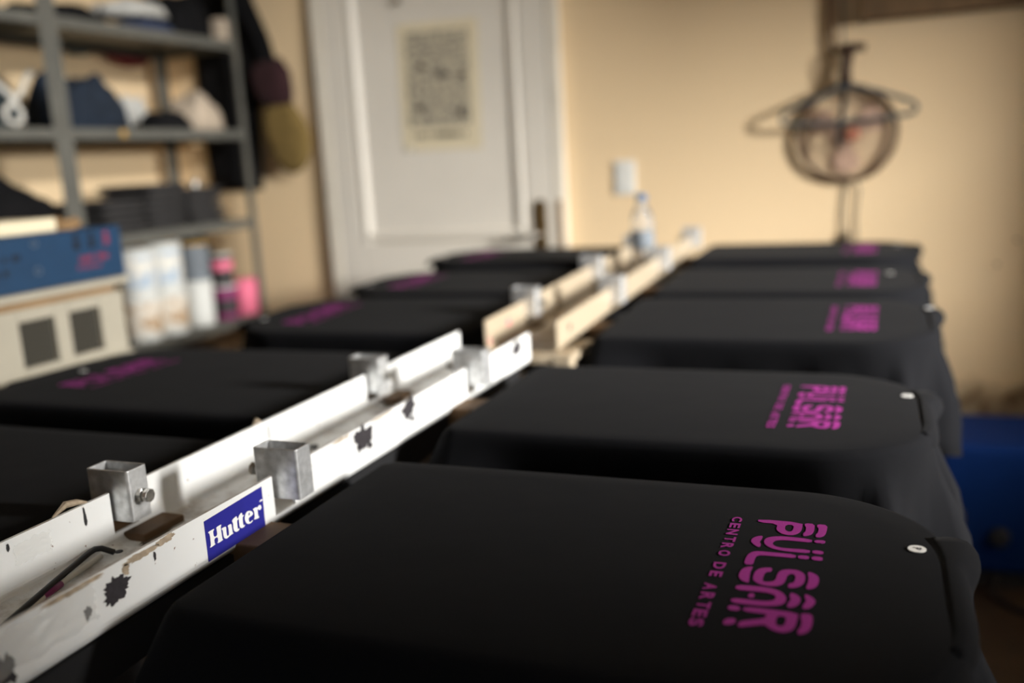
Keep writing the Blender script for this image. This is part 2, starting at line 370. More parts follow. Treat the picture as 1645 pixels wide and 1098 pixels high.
PULSAR =  [[[[4289,1034],[4680,1033],[4685,915],[4677,820],[4648,762],[4599,722],[4541,730],[4496,769],[4466,829],[4469,955],[4291,959]],[[4538,960],[4610,961],[4611,853],[4596,805],[4567,802],[4538,846]]],[[[4699,1028],[4784,1030],[4790,884],[4776,793],[4743,748],[4704,726],[4701,801],[4717,829],[4717,945],[4702,964]]],[[[4807,1031],[4894,1028],[4893,876],[4882,786],[4848,735],[4809,730],[4808,801],[4823,826],[4825,937],[4808,967]]],[[[4784,677],[4784,609],[4673,607],[4560,609],[4489,588],[4468,536],[4470,495],[4502,451],[4575,434],[4782,453],[4781,383],[4659,374],[4541,379],[4466,411],[4417,461],[4393,518],[4394,593],[4426,643],[4496,678],[4593,688]]],[[[4370,662],[4371,598],[4359,541],[4361,500],[4373,488],[4374,405],[4336,425],[4301,475],[4283,523],[4288,582],[4319,633]]],[[[4806,671],[4895,678],[4892,609],[4804,608]]],[[[4802,450],[4890,451],[4889,380],[4803,382]]],[[[4677,329],[4678,255],[4553,253],[4404,249],[4374,232],[4362,201],[4359,127],[4358,44],[4287,38],[4285,157],[4297,248],[4326,302],[4371,327],[4506,326]]],[[[4696,324],[4783,326],[4784,256],[4698,254]]],[[[4805,326],[4892,328],[4890,254],[4805,254]]],[[[4515,28],[4517,-46],[4481,-59],[4466,-99],[4464,-180],[4465,-224],[4478,-243],[4511,-242],[4550,-219],[4564,-172],[4564,-101],[4573,-35],[4599,8],[4650,30],[4710,31],[4757,-6],[4780,-63],[4782,-151],[4772,-214],[4740,-273],[4692,-303],[4663,-297],[4668,-224],[4696,-213],[4707,-170],[4708,-91],[4690,-50],[4664,-48],[4641,-90],[4638,-179],[4623,-253],[4583,-297],[4526,-312],[4459,-304],[4406,-257],[4387,-209],[4387,-101],[4405,-32],[4446,10]]],[[[4362,13],[4362,-24],[4354,-82],[4358,-172],[4365,-258],[4365,-293],[4331,-285],[4291,-242],[4273,-184],[4275,-120],[4282,-63],[4311,-13]]],[[[4799,23],[4845,-2],[4881,-55],[4887,-150],[4874,-230],[4841,-281],[4799,-295],[4802,-223],[4809,-170],[4805,-66],[4795,-23]]],[[[4280,-351],[4426,-338],[4544,-342],[4620,-381],[4662,-444],[4673,-506],[4663,-573],[4622,-618],[4534,-651],[4422,-660],[4279,-655],[4275,-579],[4426,-579],[4526,-574],[4579,-547],[4596,-502],[4589,-463],[4561,-438],[4495,-422],[4394,-432],[4280,-431]]],[[[4394,-465],[4435,-468],[4436,-540],[4387,-536]]],[[[4695,-378],[4744,-406],[4772,-456],[4776,-511],[4757,-579],[4726,-622],[4687,-629],[4689,-558],[4702,-515],[4704,-482],[4689,-445]]],[[[4798,-376],[4849,-411],[4879,-460],[4882,-507],[4863,-574],[4835,-617],[4796,-623],[4797,-561],[4811,-517],[4815,-469],[4801,-437]]],[[[4382,-702],[4538,-692],[4773,-698],[4776,-773],[4771,-891],[4754,-960],[4718,-1002],[4673,-1017],[4618,-996],[4578,-958],[4561,-930],[4475,-971],[4389,-1016],[4375,-983],[4387,-925],[4451,-890],[4528,-851],[4556,-817],[4558,-778],[4526,-772],[4383,-769]],[[4640,-776],[4697,-776],[4698,-889],[4678,-927],[4651,-926],[4631,-900],[4630,-812]]],[[[4271,-700],[4357,-701],[4360,-775],[4271,-774]]],[[[4274,-915],[4354,-889],[4353,-982],[4269,-1015]]],[[[4793,-696],[4875,-689],[4883,-832],[4872,-920],[4847,-980],[4804,-1012],[4790,-999],[4792,-942],[4806,-910],[4809,-822],[4797,-767]]]]
CENTRO= [('C', 4057, 4150, 1037, 924), ('E', 4056, 4151, 883, 774), ('N', 4051, 4154, 740, 617), ('T', 4056, 4153, 568, 464), ('R', 4051, 4152, 430, 317), ('O', 4051, 4151, 272, 156), ('D', 4047, 4148, 24, -102), ('E', 4044, 4147, -150, -249), ('A', 4036, 4140, -376, -492), ('R', 4037, 4146, -538, -661), ('T', 4042, 4143, -699, -808), ('E', 4034, 4140, -827, -940), ('S', 4033, 4138, -968, -1085)]
HUTTER= [[[[65909,86022],[66790,86005],[66748,85901],[66566,85855],[66597,85198],[67104,85173],[67101,85797],[67059,86016],[67824,86030],[67775,85887],[67695,85838],[67714,85098],[67728,84521],[67865,84422],[67033,84391],[66984,84510],[67113,84577],[67126,85034],[66595,85062],[66589,84515],[66779,84475],[65898,84392],[65949,84547],[66069,84576],[66092,85771],[65918,85882]]],[[[67808,85613],[68396,85570],[68458,85447],[68405,84894],[68451,84546],[68626,84514],[68759,84582],[68772,85319],[68665,85527],[69234,85527],[69266,85365],[69291,84693],[69329,84495],[69495,84460],[68829,84430],[68409,84317],[68183,84395],[67974,84565],[67922,84930],[67942,85371],[67794,85472]]],[[[69383,85607],[69501,85849],[69856,85915],[70173,85956],[70159,85671],[70356,85659],[70380,85516],[70131,85515],[70099,84861],[70108,84566],[70365,84603],[70310,84441],[69888,84381],[69554,84585],[69482,84864],[69520,85552]]],[[[70370,85670],[70529,85857],[70894,86006],[71016,85916],[70998,85673],[71248,85658],[71227,85540],[70996,85522],[70974,84842],[71014,84574],[71277,84619],[71201,84481],[70772,84420],[70455,84617],[70395,84909],[70430,85521]]],[[[71848,85802],[72337,85655],[72619,85417],[72655,85105],[71871,85075],[71886,84730],[72063,84489],[72517,84631],[72494,84504],[72112,84401],[71676,84492],[71386,84803],[71296,85219],[71500,85643]],[[71907,85272],[72166,85280],[72188,85543],[72000,85574]]],[[[72762,85702],[73388,85675],[73406,85480],[73658,85700],[73921,85685],[74088,85492],[74044,85250],[73827,85162],[73606,85265],[73542,85427],[73405,85326],[73403,84725],[73555,84536],[73536,84432],[72720,84524],[72717,84654],[72879,84675],[72873,85446],[72741,85583]]],[[[73785,86038],[74218,86218],[74452,86027],[74172,85960]]]]
HLABEL= [(74539, 87407), (74458, 83265), (65523, 83084), (65556, 87183)]
# ------------------------------------------------------------------ the room
XL, XR, YB, YF, ZC = -2.88, 1.45, 3.35, -2.0, 2.7
struct(obj('floor', bx(XL - .1, XR + .1, YF - .1, YB + .1, -.1, 0), MT['floor']))
struct(obj('ceiling', bx(XL - .1, XR + .1, YF - .1, YB + .1, ZC, ZC + .1), MT['ceiling']))
struct(obj('wall_back', bx(XL - .1, XR + .1, YB, YB + .1, 0, ZC), MT['wall']))
struct(obj('wall_left', bx(XL - .1, XL, YF, YB, 0, ZC), MT['wall']))
# right wall with its window opening
WY0, WY1, WZ0, WZ1 = 0.90, 2.05, 1.13, 1.71
bm = B()
box(bm, XR, XR + .12, YF, .25, 0, ZC); box(bm, XR, XR + .12, .25, WY0, 0, 2.25); box(bm, XR, XR + .12, WY1, YB, 0, ZC)
box(bm, XR, XR + .12, WY0, WY1, 0, WZ0)
HY0, HY1, HZ0, HZ1 = .25, 1.0, 2.25, 2.60      # unseen opening added to pass the corner fill lamp
box(bm, XR, XR + .12, HY1, WY1, WZ1, ZC); box(bm, XR, XR + .12, WY0, HY1, WZ1, HZ0); box(bm, XR, XR + .12, HY0, HY1, HZ1, ZC)
box(bm, XR + .12, 2.2, .1, 2.5, 1.96, 2.0)      # unseen slab added outside, keeps the corner fill out of the lower window
struct(obj('wall_right', bm, MT['wall']))
bm = B()
for y in (WY0, WY1 - .04): box(bm, XR + .02, XR + .08, y, y + .04, WZ0, WZ1)
for z in (WZ0, WZ1 - .04): box(bm, XR + .02, XR + .08, WY0 + .04, WY1 - .04, z, z + .04)
struct(obj('window_1', bm, MT['frame']))
bm = B()
for y in (HY0, HY1 - .02): box(bm, XR + .02, XR + .08, y, y + .02, HZ0, HZ1)
for z in (HZ0, HZ1 - .02): box(bm, XR + .02, XR + .08, HY0 + .02, HY1 - .02, z, z + .02)
struct(obj('fill_opening_frame', bm, MT['frame']))  # frame round the added opening for the corner fill
# front wall (behind the camera) with an opening added to let the weak fill in
bm = B()
box(bm, XL, .1, YF - .1, YF, 0, ZC); box(bm, 1.1, XR, YF - .1, YF, 0, ZC); box(bm, .1, 1.1, YF - .1, YF, 2.1, ZC)
struct(obj('wall_front', bm, MT['wall']))

# door_1: white door in the back wall
DX0, DX1 = -2.052, -1.128
bm = B()   # leaf: stiles, rails and sunk panels
yf = YB - .045
px0, px1 = -1.955, -1.232
box(bm, DX0, px0, yf, YB - .002, .01, 2.08); box(bm, px1, DX1, yf, YB - .002, .01, 2.08)
for z0, z1 in ((.01, .20), (.72, .885), (1.98, 2.08)): box(bm, px0, px1, yf, YB - .002, z0, z1)
for z0, z1 in ((.20, .72), (.885, 1.98)): box(bm, px0, px1, yf + .014, YB - .002, z0, z1)
door = struct(obj('door_1', bm, MT['door'], bevel=.004))
bm = B()   # raised moulding round each panel
for z0, z1 in ((.20, .72), (.885, 1.98)):
    for a, b, c, d in ((px0, px0 + .05, z0, z1), (px1 - .05, px1, z0, z1)):
        prism(bm, [(a, 0), (a + .012, .015), (b - .018, .018), (b, 0)], lambda p, c=c: (p[0], yf + .014 - p[1], c), lambda p, d=d: (p[0], yf + .014 - p[1], d))
    for zz in (z0, z1 - .045):
        prism(bm, [(zz, 0), (zz + .012, .015), (zz + .032, .017), (zz + .045, 0)], lambda p: (px0, yf + .014 - p[1], p[0]), lambda p: (px1, yf + .014 - p[1], p[0]))
obj('panel_moulding', bm, MT['door'], door)
# lever handle on its long back plate
bm = B()
out = [(.024 * cos(a), .165 + .024 * sin(a)) for a in [PI * k / 10 for k in range(11)]] + [(-.024, -.005), (.024, -.005)]
prism(bm, out, lambda p: (-1.178 + p[0], yf - .010, .845 + p[1]), lambda p: (-1.178 + p[0], yf + .001, .845 + p[1]))
hp = obj('handle_plate', bm, MT['bronze'], door, bevel=.003)
bm = B(); tube(bm, [(-1.178, yf - .008, .905), (-1.178, yf - .05, .905), (-1.19, yf - .058, .905), (-1.225, yf - .058, .902), (-1.29, yf - .056, .898), (-1.302, yf - .05, .896)], [.009, .009, .010, .009, .008, .006])
obj('lever', bm, MT['steel'], hp, smooth=True)
bm = B(); lathe(bm, [(.001, 0), (.010, .002), (.010, .018), (.006, .024), (.001, .025)], (0, 0, 0), 16, 'y')
k = obj('door_hook', bm, MT['bronze'], door, smooth=True); k.location = (-1.705, yf - .024, 1.80)
# frame
bm = B()
box(bm, DX0 - .055, DX0 - .003, YB - .048, YB, 0, 2.085); box(bm, DX1 + .003, DX1 + .045, YB - .048, YB, 0, 2.085); box(bm, DX0 - .055, DX1 + .045, YB - .048, YB, 2.085, 2.14)
struct(obj('trim_1', bm, MT['frame'], bevel=.004))
bm = B(); box(bm, DX1 + .018, DX1 + .036, YB - .0515, YB - .048, .72, 1.03)
st = struct(obj('trim_2', bm, MT['cardboard']))
bm = B(); box(bm, XL, DX0 - .057, YB - .012, YB, 0, .07); box(bm, DX1 + .047, .12, YB - .012, YB, 0, .07)
struct(obj('baseboard_back', bm, MT['frame']))

# poster taped to the door
pst = empty('poster', 'cream poster with a dense black doodle drawing taped on the white door', 'poster', (-1.567, yf + .0125, 1.475), (0, radians(1.2), 0))
PW, PH = .168, .238
bm = B()
N = 12
vs = [[bm.verts.new((-PW + 2 * PW * i / N, -.0015 - .004 * max(0, abs(i / N - .5) * 2 - .7) * (abs(j / N - .5)), -PH + 2 * PH * j / N)) for j in range(N + 1)] for i in range(N + 1)]
for i in range(N):
    for j in range(N): bm.faces.new((vs[i][j], vs[i + 1][j], vs[i + 1][j + 1], vs[i][j + 1]))
obj('paper_sheet', bm, MT['paper'], pst, solid=.0004)
def doodle_material():
    m = mat('doodle_print', lin((222, 210, 180)), 0.8); nt = m.node_tree; b = nt.nodes['Principled BSDF']
    tc = nt.nodes.new('ShaderNodeTexCoord')
    wv = nt.nodes.new('ShaderNodeTexVoronoi'); wv.feature = 'DISTANCE_TO_EDGE'; wv.inputs['Scale'].default_value = 70
    n = nt.nodes.new('ShaderNodeTexNoise'); n.inputs['Scale'].default_value = 26; n.inputs['Detail'].default_value = 3
    mx = nt.nodes.new('ShaderNodeMix'); mx.data_type = 'RGBA'; mx.inputs['Factor'].default_value = .06
    nt.links.new(tc.outputs['Object'], n.inputs['Vector']); nt.links.new(tc.outputs['Object'], mx.inputs['A']); nt.links.new(n.outputs['Color'], mx.inputs['B'])
    nt.links.new(mx.outputs['Result'], wv.inputs['Vector'])
    r = nt.nodes.new('ShaderNodeValToRGB'); nt.links.new(wv.outputs['Distance'], r.inputs['Fac'])
    r.color_ramp.elements[0].position = .06; r.color_ramp.elements[1].position = .22
    r.color_ramp.elements[0].color = (.17, .16, .14, 1); r.color_ramp.elements[1].color = (*lin((222, 210, 180)), 1)
    nt.links.new(r.outputs['Color'], b.inputs['Base Color']); return m
MT['doodle'] = doodle_material()
bm = B(); v = [bm.verts.new(p) for p in ((-.135, -.0035, -.150), (.128, -.0035, -.150), (.128, -.0035, .205), (-.135, -.0035, .205))]; bm.faces.new(v)
pr = obj('printed_drawing', bm, MT['doodle'], pst)
for (cx, cz, a, b_) in ((-.072, .075, .020, .014), (.012, .043, .030, .011), (.098, .038, .018, .012), (-.085, -.075, .022, .014), (.09, -.10, .016, .02)):
    rr = random.Random(int(cx * 1000)); pts = [(cx + a * cos(t) * rr.uniform(.7, 1.1), cz + b_ * sin(t) * rr.uniform(.7, 1.1)) for t in [2 * PI * k / 14 for k in range(14)]]
    bm = B(); vv = [bm.verts.new((p[0], -.0042, p[1])) for p in pts]; bm.faces.new(vv)
    obj('ink_blot', bm, MT['black_ink'], pst)
bm = B(); rr = random.Random(4); x = -.118
while x < .118:   # the unreadable line of dark lettering at the foot, as strokes
    ww = rr.uniform(.004, .009)
    if rr.random() < .86: box(bm, x, x + ww, -.0042, -.0036, -.192 + rr.uniform(0, .004), -.170 - rr.uniform(0, .004))
    x += ww + rr.uniform(.003, .006)
obj('caption_line', bm, MT['black_ink'], pst)
bm = B(); v = [bm.verts.new(p) for p in ((-.17, -.0045, -.245), (-.12, -.0045, -.245), (-.12, -.0045, -.215), (-.17, -.0045, -.215))]; bm.faces.new(v)
obj('tape', bm, MT['tape'], pst)

# light switch / socket plate
so = empty('socket_plate', 'white double socket plate on the cream wall right of the door', 'socket', (-.862, YB, 1.098))
bm = B(); box(bm, -.039, .039, -.010, 0, -.062, .062); obj('plate', bm, MT['socket'], so, bevel=.004)
bm = B(); box(bm, -.028, .028, -.014, -.010, .004, .052); box(bm, -.028, .028, -.014, -.010, -.052, -.004); obj('insert', bm, MT['socket'], so, bevel=.002)

# wooden beam high on the back wall
ws = tag(obj('wooden_beam', bx(-.665, .84, -.10, 0, 0, .16), MT['wood'], loc=(.6, YB, 1.555), bevel=.004), 'dark brown wooden beam fixed high on the back wall at the upper right', 'beam')

# nails left in the wall
for (x, z, l) in ((.357, .768, 'lower small dark nail in the cream wall at the right'), (.41, .845, 'upper small dark nail in the cream wall at the right edge')):
    bm = B(); lathe(bm, [(.0015, -.014), (.0015, -.02), (.005, -.02), (.005, -.022), (.001, -.0225)], (0, 0, 0), 10, 'y')
    bm2 = bm; tube(bm2, [(0, 0.004, 0), (0, -.016, 0)], .0016, 6)
    n_ = tag(obj('nail', bm2, MT['rim'], loc=(x, YB, z)), l, 'nail', 'nails in the back wall')

# ------------------------------------------------------------------ fan guard with hanger and cords on the back wall
FX, FZ, FY = -.103, 1.207, YB - .032
fan = empty('wall_fan', 'round fan with rusty brown wire guard and faded red hub on the cream wall', 'fan', (FX, FY, FZ))
R_ = .150
bm = B(); pts = [(R_ * (1 + .018 * noise.noise(Vector((cos(a) * 2, sin(a) * 2, 3)))) * cos(a), .012 * sin(3 * a) * .3, R_ * (1 + .018 * noise.noise(Vector((cos(a) * 2, sin(a) * 2, 3)))) * sin(a)) for a in [2 * PI * k / 64 for k in range(64)]]
tube(bm, pts, .0100, 10, closed=True); obj('guard_rim', bm, MT['rim'], fan, smooth=True)
bm = B()
for k in range(60):
    a = 2 * PI * k / 60
    tube(bm, [(.03 * cos(a), -.022, .03 * sin(a)), (.09 * cos(a), -.018, .09 * sin(a)), (R_ * cos(a), -.002, R_ * sin(a))], .0009, 5)
for r_ in (.05, .08, .11, .135):
    tube(bm, [(r_ * cos(a), -.021 + r_ * .05, r_ * sin(a)) for a in [2 * PI * k / 48 for k in range(48)]], .001, 5, closed=True)
obj('guard_wires', bm, MT['wire'], fan)
bm = B()
for k in range(3):
    a0 = 2 * PI * k / 3 + .5
    o_ = [(.02 * cos(a0 + t) if r_ == 0 else r_ * cos(a0 + t), 0, 0) for r_, t in ((0, 0),)]
    blade = [(.02, -.25), (.06, -.42), (.10, -.40), (.125, -.15), (.125, .25), (.10, .48), (.06, .45), (.02, .25)]
    prism(bm, blade, lambda p: (p[0] * cos(a0 + p[1]), .012 + p[1] * .012, p[0] * sin(a0 + p[1])), lambda p: (p[0] * cos(a0 + p[1]), .0145 + p[1] * .012, p[0] * sin(a0 + p[1])))
obj('blade', bm, mat('dusty_smoked_blade', lin((206, 172, 150)), .8), fan)
bm = B(); lathe(bm, [(.002, -.034), (.020, -.032), (.025, -.026), (.025, .016), (.012, .02)], (.018, 0, -.003), 24, 'y'); obj('hub', bm, MT['hub'], fan, smooth=False)
bm = B(); tube(bm, [(-.006, -.02, R_ - .004), (-.004, -.026, .20), (.0, -.02, .255)], [.024, .017, .020], 12)
obj('neck', bm, MT['rim'], fan, smooth=True)
bm = B(); tube(bm, [(-.03, -.01, .268), (.0, -.012, .27), (.03, -.012, .272), (.055, -.01, .268)], [.012, .016, .013, .012], 10); box(bm, -.010, .010, 0, .032, .258, .278)
obj('wall_mount', bm, MT['rim'], fan, smooth=False)
# grey clothes hanger hooked over the mount
hg = empty('clothes_hanger', 'grey plastic clothes hanger hooked over the neck of the round wall fan', 'hanger', (FX, FY - .06, FZ))
bm = B()
sh = [(-.004, .103)]
L_ = [(-.03, .098), (-.10, .070), (-.16, .046), (-.192, .033), (-.203, .018), (-.199, .002), (-.184, -.004), (-.10, -.008), (0, -.010), (.10, -.004), (.18, .004), (.203, .010), (.209, .024), (.200, .040), (.17, .054), (.10, .080), (.03, .100)]
L_ = [(p[0], p[1] + .054) if False else p for p in L_]
def hz(p): return (p[0], 0, p[1] + .045)
tube(bm, [hz(p) for p in L_ + [(.0, .106)]], .0072, 10, closed=True)
obj('hanger_frame', bm, MT['hanger'], hg, smooth=True)
bm = B()
tube(bm, [(-.0, 0, .150), (-.004, 0, .19), (-.008, 0, .235), (.004, 0, .262), (.022, .0, .268), (.034, .012, .256)], .0045, 8); obj('hook', bm, MT['dark_steel'], hg, smooth=True)
bm = B(); tube(bm, [(-.0, -.0, .150), (-.012, -.004, .07), (-.02, 0, .01), (-.024, .0, -.03), (-.014, 0, -.045)], [.006, .007, .007, .008, .003], 8); obj('strap_loop', bm, MT['dark_steel'], hg, smooth=True)
# cords
bm = B(); tube(bm, [(-.160, YB - .02, ZC - .005), (-.160, YB - .022, 1.9), (-.156, YB - .025, 1.6), (-.150, YB - .03, 1.50), (-.146, YB - .03, 1.46)], [.012, .012, .013, .010, .006], 10)
tag(obj('hanging_rope', bm, MT['brown_cord'], smooth=True), 'thick brown rope hanging down the wall above the round fan', 'rope')
bm = B(); tube(bm, [(-.125, YB - .018, ZC - .005), (-.124, YB - .018, 1.7), (-.118, YB - .03, 1.52), (-.115, YB - .012, 1.40), (-.112, YB - .01, 1.2), (-.104, YB - .012, 1.04), (-.112, YB - .014, .95), (-.102, YB - .018, .85), (-.10, YB - .012, .62), (-.10, YB - .012, .30)], .0035, 8)
cb = tag(obj('power_cable', bm, MT['cable'], smooth=True), 'thin grey cable running down the wall straight behind the round fan', 'cable')
bm = B(); tube(bm, [(-.075, YB - .03, FZ - R_ + .005), (-.062, YB - .014, 1.02), (-.070, YB - .012, .93), (-.064, YB - .012, .80), (-.075, YB - .012, .45)], .0028, 8)
tag(obj('fan_cord', bm, MT['cable'], smooth=True), 'second thin cord dropping from the lower right of the round fan', 'cable')
bm = B(); tube(bm, [(-.101, YB - .025, .885), (-.101, YB - .027, .835)], [.008, .014], 10); tube(bm, [(-.101, YB - .027, .835), (-.101, YB - .025, .80)], .014, 10)
obj('plug', bm, MT['rubber'], cb, smooth=False)

# ------------------------------------------------------------------ printing tables
def channel(name, x0, x1, y0, y1, zb, zt, near_slots, back_slots, m, parent, t=.0035, sl=0.0, r=.014):
    """U channel along y, open at the top; flanges cut away at slots; sl = rise per metre"""
    bm = B()
    def Z(z, y): return z + (y - y0) * sl
    def ext(pts, a, b): prism(bm, pts, lambda p: (p[0], a, Z(p[1], a)), lambda p: (p[0], b, Z(p[1], b)))
    oc = [(x1 - r + r * cos(-PI / 2 + PI / 2 * k / 6), zb + r + r * sin(-PI / 2 + PI / 2 * k / 6)) for k in range(7)]
    ri = r - t
    ic = [(x1 - r + ri * cos(-PI / 2 * k / 6), zb + r + ri * sin(-PI / 2 * k / 6)) for k in range(7)]
    ocl = [(x0 + r - r * sin(PI / 2 * k / 6 ), zb + r - r * cos(PI / 2 * k / 6)) for k in range(6, -1, -1)]
    icl = [(x0 + r - ri * sin(PI / 2 * k / 6), zb + r - ri * cos(PI / 2 * k / 6)) for k in range(7)]
    ext(ocl + oc + ic + icl, y0, y1)
    def flange(a, b, slots):
        cur = y0
        for s0, s1 in list(slots) + [(y1, y1)]:
            if s0 > cur: ext([(a, zb + r), (b, zb + r), (b, zt), (a, zt)], cur, s0)
            cur = s1
    flange(x1 - t, x1, near_slots); flange(x0, x0 + t, back_slots)
    return obj(name, bm, m, parent)

def bracket(parent, x, y, ztop, bolt_side, h=.054, wx=.054, wy=.028, label=None):
    """square tube socket standing in a slot of the flange, open at the top"""
    bm = B(); t = .0022; r = .003
    def rr(hx, hy, r): return [(sx * (hx - r) + r * cos(a), sy * (hy - r) + r * sin(a)) for sx, sy, a0 in ((1, 1, 0), (-1, 1, PI / 2), (-1, -1, PI), (1, -1, 3 * PI / 2)) for a in [a0 + PI / 2 * k / 3 for k in range(4)]]
    O, I = rr(wx / 2, wy / 2, r), rr(wx / 2 - t, wy / 2 - t, r * .4); n = len(O)
    rings = [[bm.verts.new((p[0], p[1], z)) for p in L] for L, z in ((O, 0), (O, h - .0006), ([(p[0] * .992, p[1] * .985) for p in O], h), ([(p[0] * 1.005, p[1] * 1.01) for p in I], h), (I, h - .0006), (I, 0))]
    for a in range(5):
        for k in range(n): bm.faces.new((rings[a][k], rings[a][(k + 1) % n], rings[a + 1][(k + 1) % n], rings[a + 1][k]))
    for k in range(n): bm.faces.new((rings[5][k], rings[5][(k + 1) % n], rings[0][(k + 1) % n], rings[0][k]))
    o = obj('socket_bracket', bm, MT['galv'], parent, loc=(x, y, ztop - h))
    bm = B(); s = 1 if bolt_side == 'right' else -1; x0 = s * wx / 2
    tube(bm, [(x0 - s * .002, 0, h * .47), (x0 + s * .012, 0, h * .47)], .0036, 10)
    tube(bm, [(x0, 0, h * .47), (x0 + s * .0055, 0, h * .47)], .0075, 6); tube(bm, [(x0 + s * .0085, 0, h * .47), (x0 + s * .0135, 0, h * .47)], .0072, 8)
    obj('bolt', bm, MT['bolt'], o, bevel=.0006)
    return o

def blob(parent, name, m, place, cu, cv, ru, rv_, seed, spikes=.45, n=64, ang=0.0):
    rr = random.Random(seed); bm = B(); vs = []
    for k in range(n):
        a = 2 * PI * k / n
        q = 1 + spikes * .5 * noise.noise(Vector((cos(a) * 1.6 + seed * 3.1, sin(a) * 1.6, 0))) + spikes * .35 * noise.noise(Vector((cos(a) * 5 + seed, sin(a) * 5, 4))) + .12 * spikes * rr.random() ** 3
        u, v = ru * cos(a) * q, rv_ * sin(a) * q
        vs.append(bm.verts.new(place(cu + u * cos(ang) - v * sin(ang), cv + u * sin(ang) + v * cos(ang))))
    bm.faces.new(vs); return obj(name, bm, m, parent)

def leg_frame(parent, x0, x1, y0, y1, ztop, m):
    for x in (x0, x1):
        for y in (y0, y1): obj('leg', bx(x - .02, x + .02, y - .02, y + .02, 0, ztop), m, parent)
    bm = B()
    for x in (x0, x1): box(bm, x - .02, x + .02, y0 + .02, y1 - .02, ztop - .045, ztop - .005)
    for y in (y0, y1): box(bm, x0 + .02, x1 - .02, y - .02, y + .02, ztop - .045, ztop - .005)
    obj('frame', bm, m, parent)

def rr_outline(L, W, ra, rb, n=10):
    """platen outline: x 0..L, rail-end corner radius ra, collar-end radius rb (counter-clockwise)"""
    o = []
    o += [(ra - ra * cos(t), -W / 2 + ra - ra * sin(t)) for t in [PI / 2 * k / n for k in range(n + 1)]]
    m_ = 14; o += [(ra + (L - ra - rb) * k / m_, -W / 2) for k in range(1, m_)]
    o += [(L - rb + rb * sin(t), -W / 2 + rb - rb * cos(t)) for t in [PI / 2 * k / (2 * n) for k in range(2 * n + 1)]]
    q = max(2, int((W - 2 * rb) / .008)); o += [(L, -W / 2 + rb + (W - 2 * rb) * k / q) for k in range(1, q)]
    o += [(L - rb + rb * cos(t), W / 2 - rb + rb * sin(t)) for t in [PI / 2 * k / (2 * n) for k in range(2 * n + 1)]]
    o += [(L - rb - (L - ra - rb) * k / m_, W / 2) for k in range(1, m_)]
    o += [(ra - ra * sin(t), W / 2 - ra + ra * cos(t)) for t in [PI / 2 * k / n for k in range(n + 1)]]
    q = 12; o += [(0, W / 2 - ra - (W - 2 * ra) * k / q) for k in range(1, q)]
    return o
PL, PW_ = .60, .385
def platen(parent, x, y, z, flip, tilt=0.0, PL=.592, PW_=.385, rb=.135):
    """board that carries a shirt, with its arm back to the rail; z is the top"""
    bm = B(); o = rr_outline(PL - .026, PW_ - .026, .02, rb - .013)
    prism(bm, o, lambda p: (p[0] + .013, p[1], -.020), lambda p: (p[0] + .013, p[1], -.0022))
    p_ = obj('platen', bm, MT['plywood'], parent, loc=(x, y, z), rot=(tilt * (-1 if flip else 1), 0, PI if flip else 0))
    bm = B(); box(bm, -.09, .42, -.03, .03, -.05, -.018)
    obj('platen_arm', bm, MT['plywood'], p_, bevel=.002)
    return p_

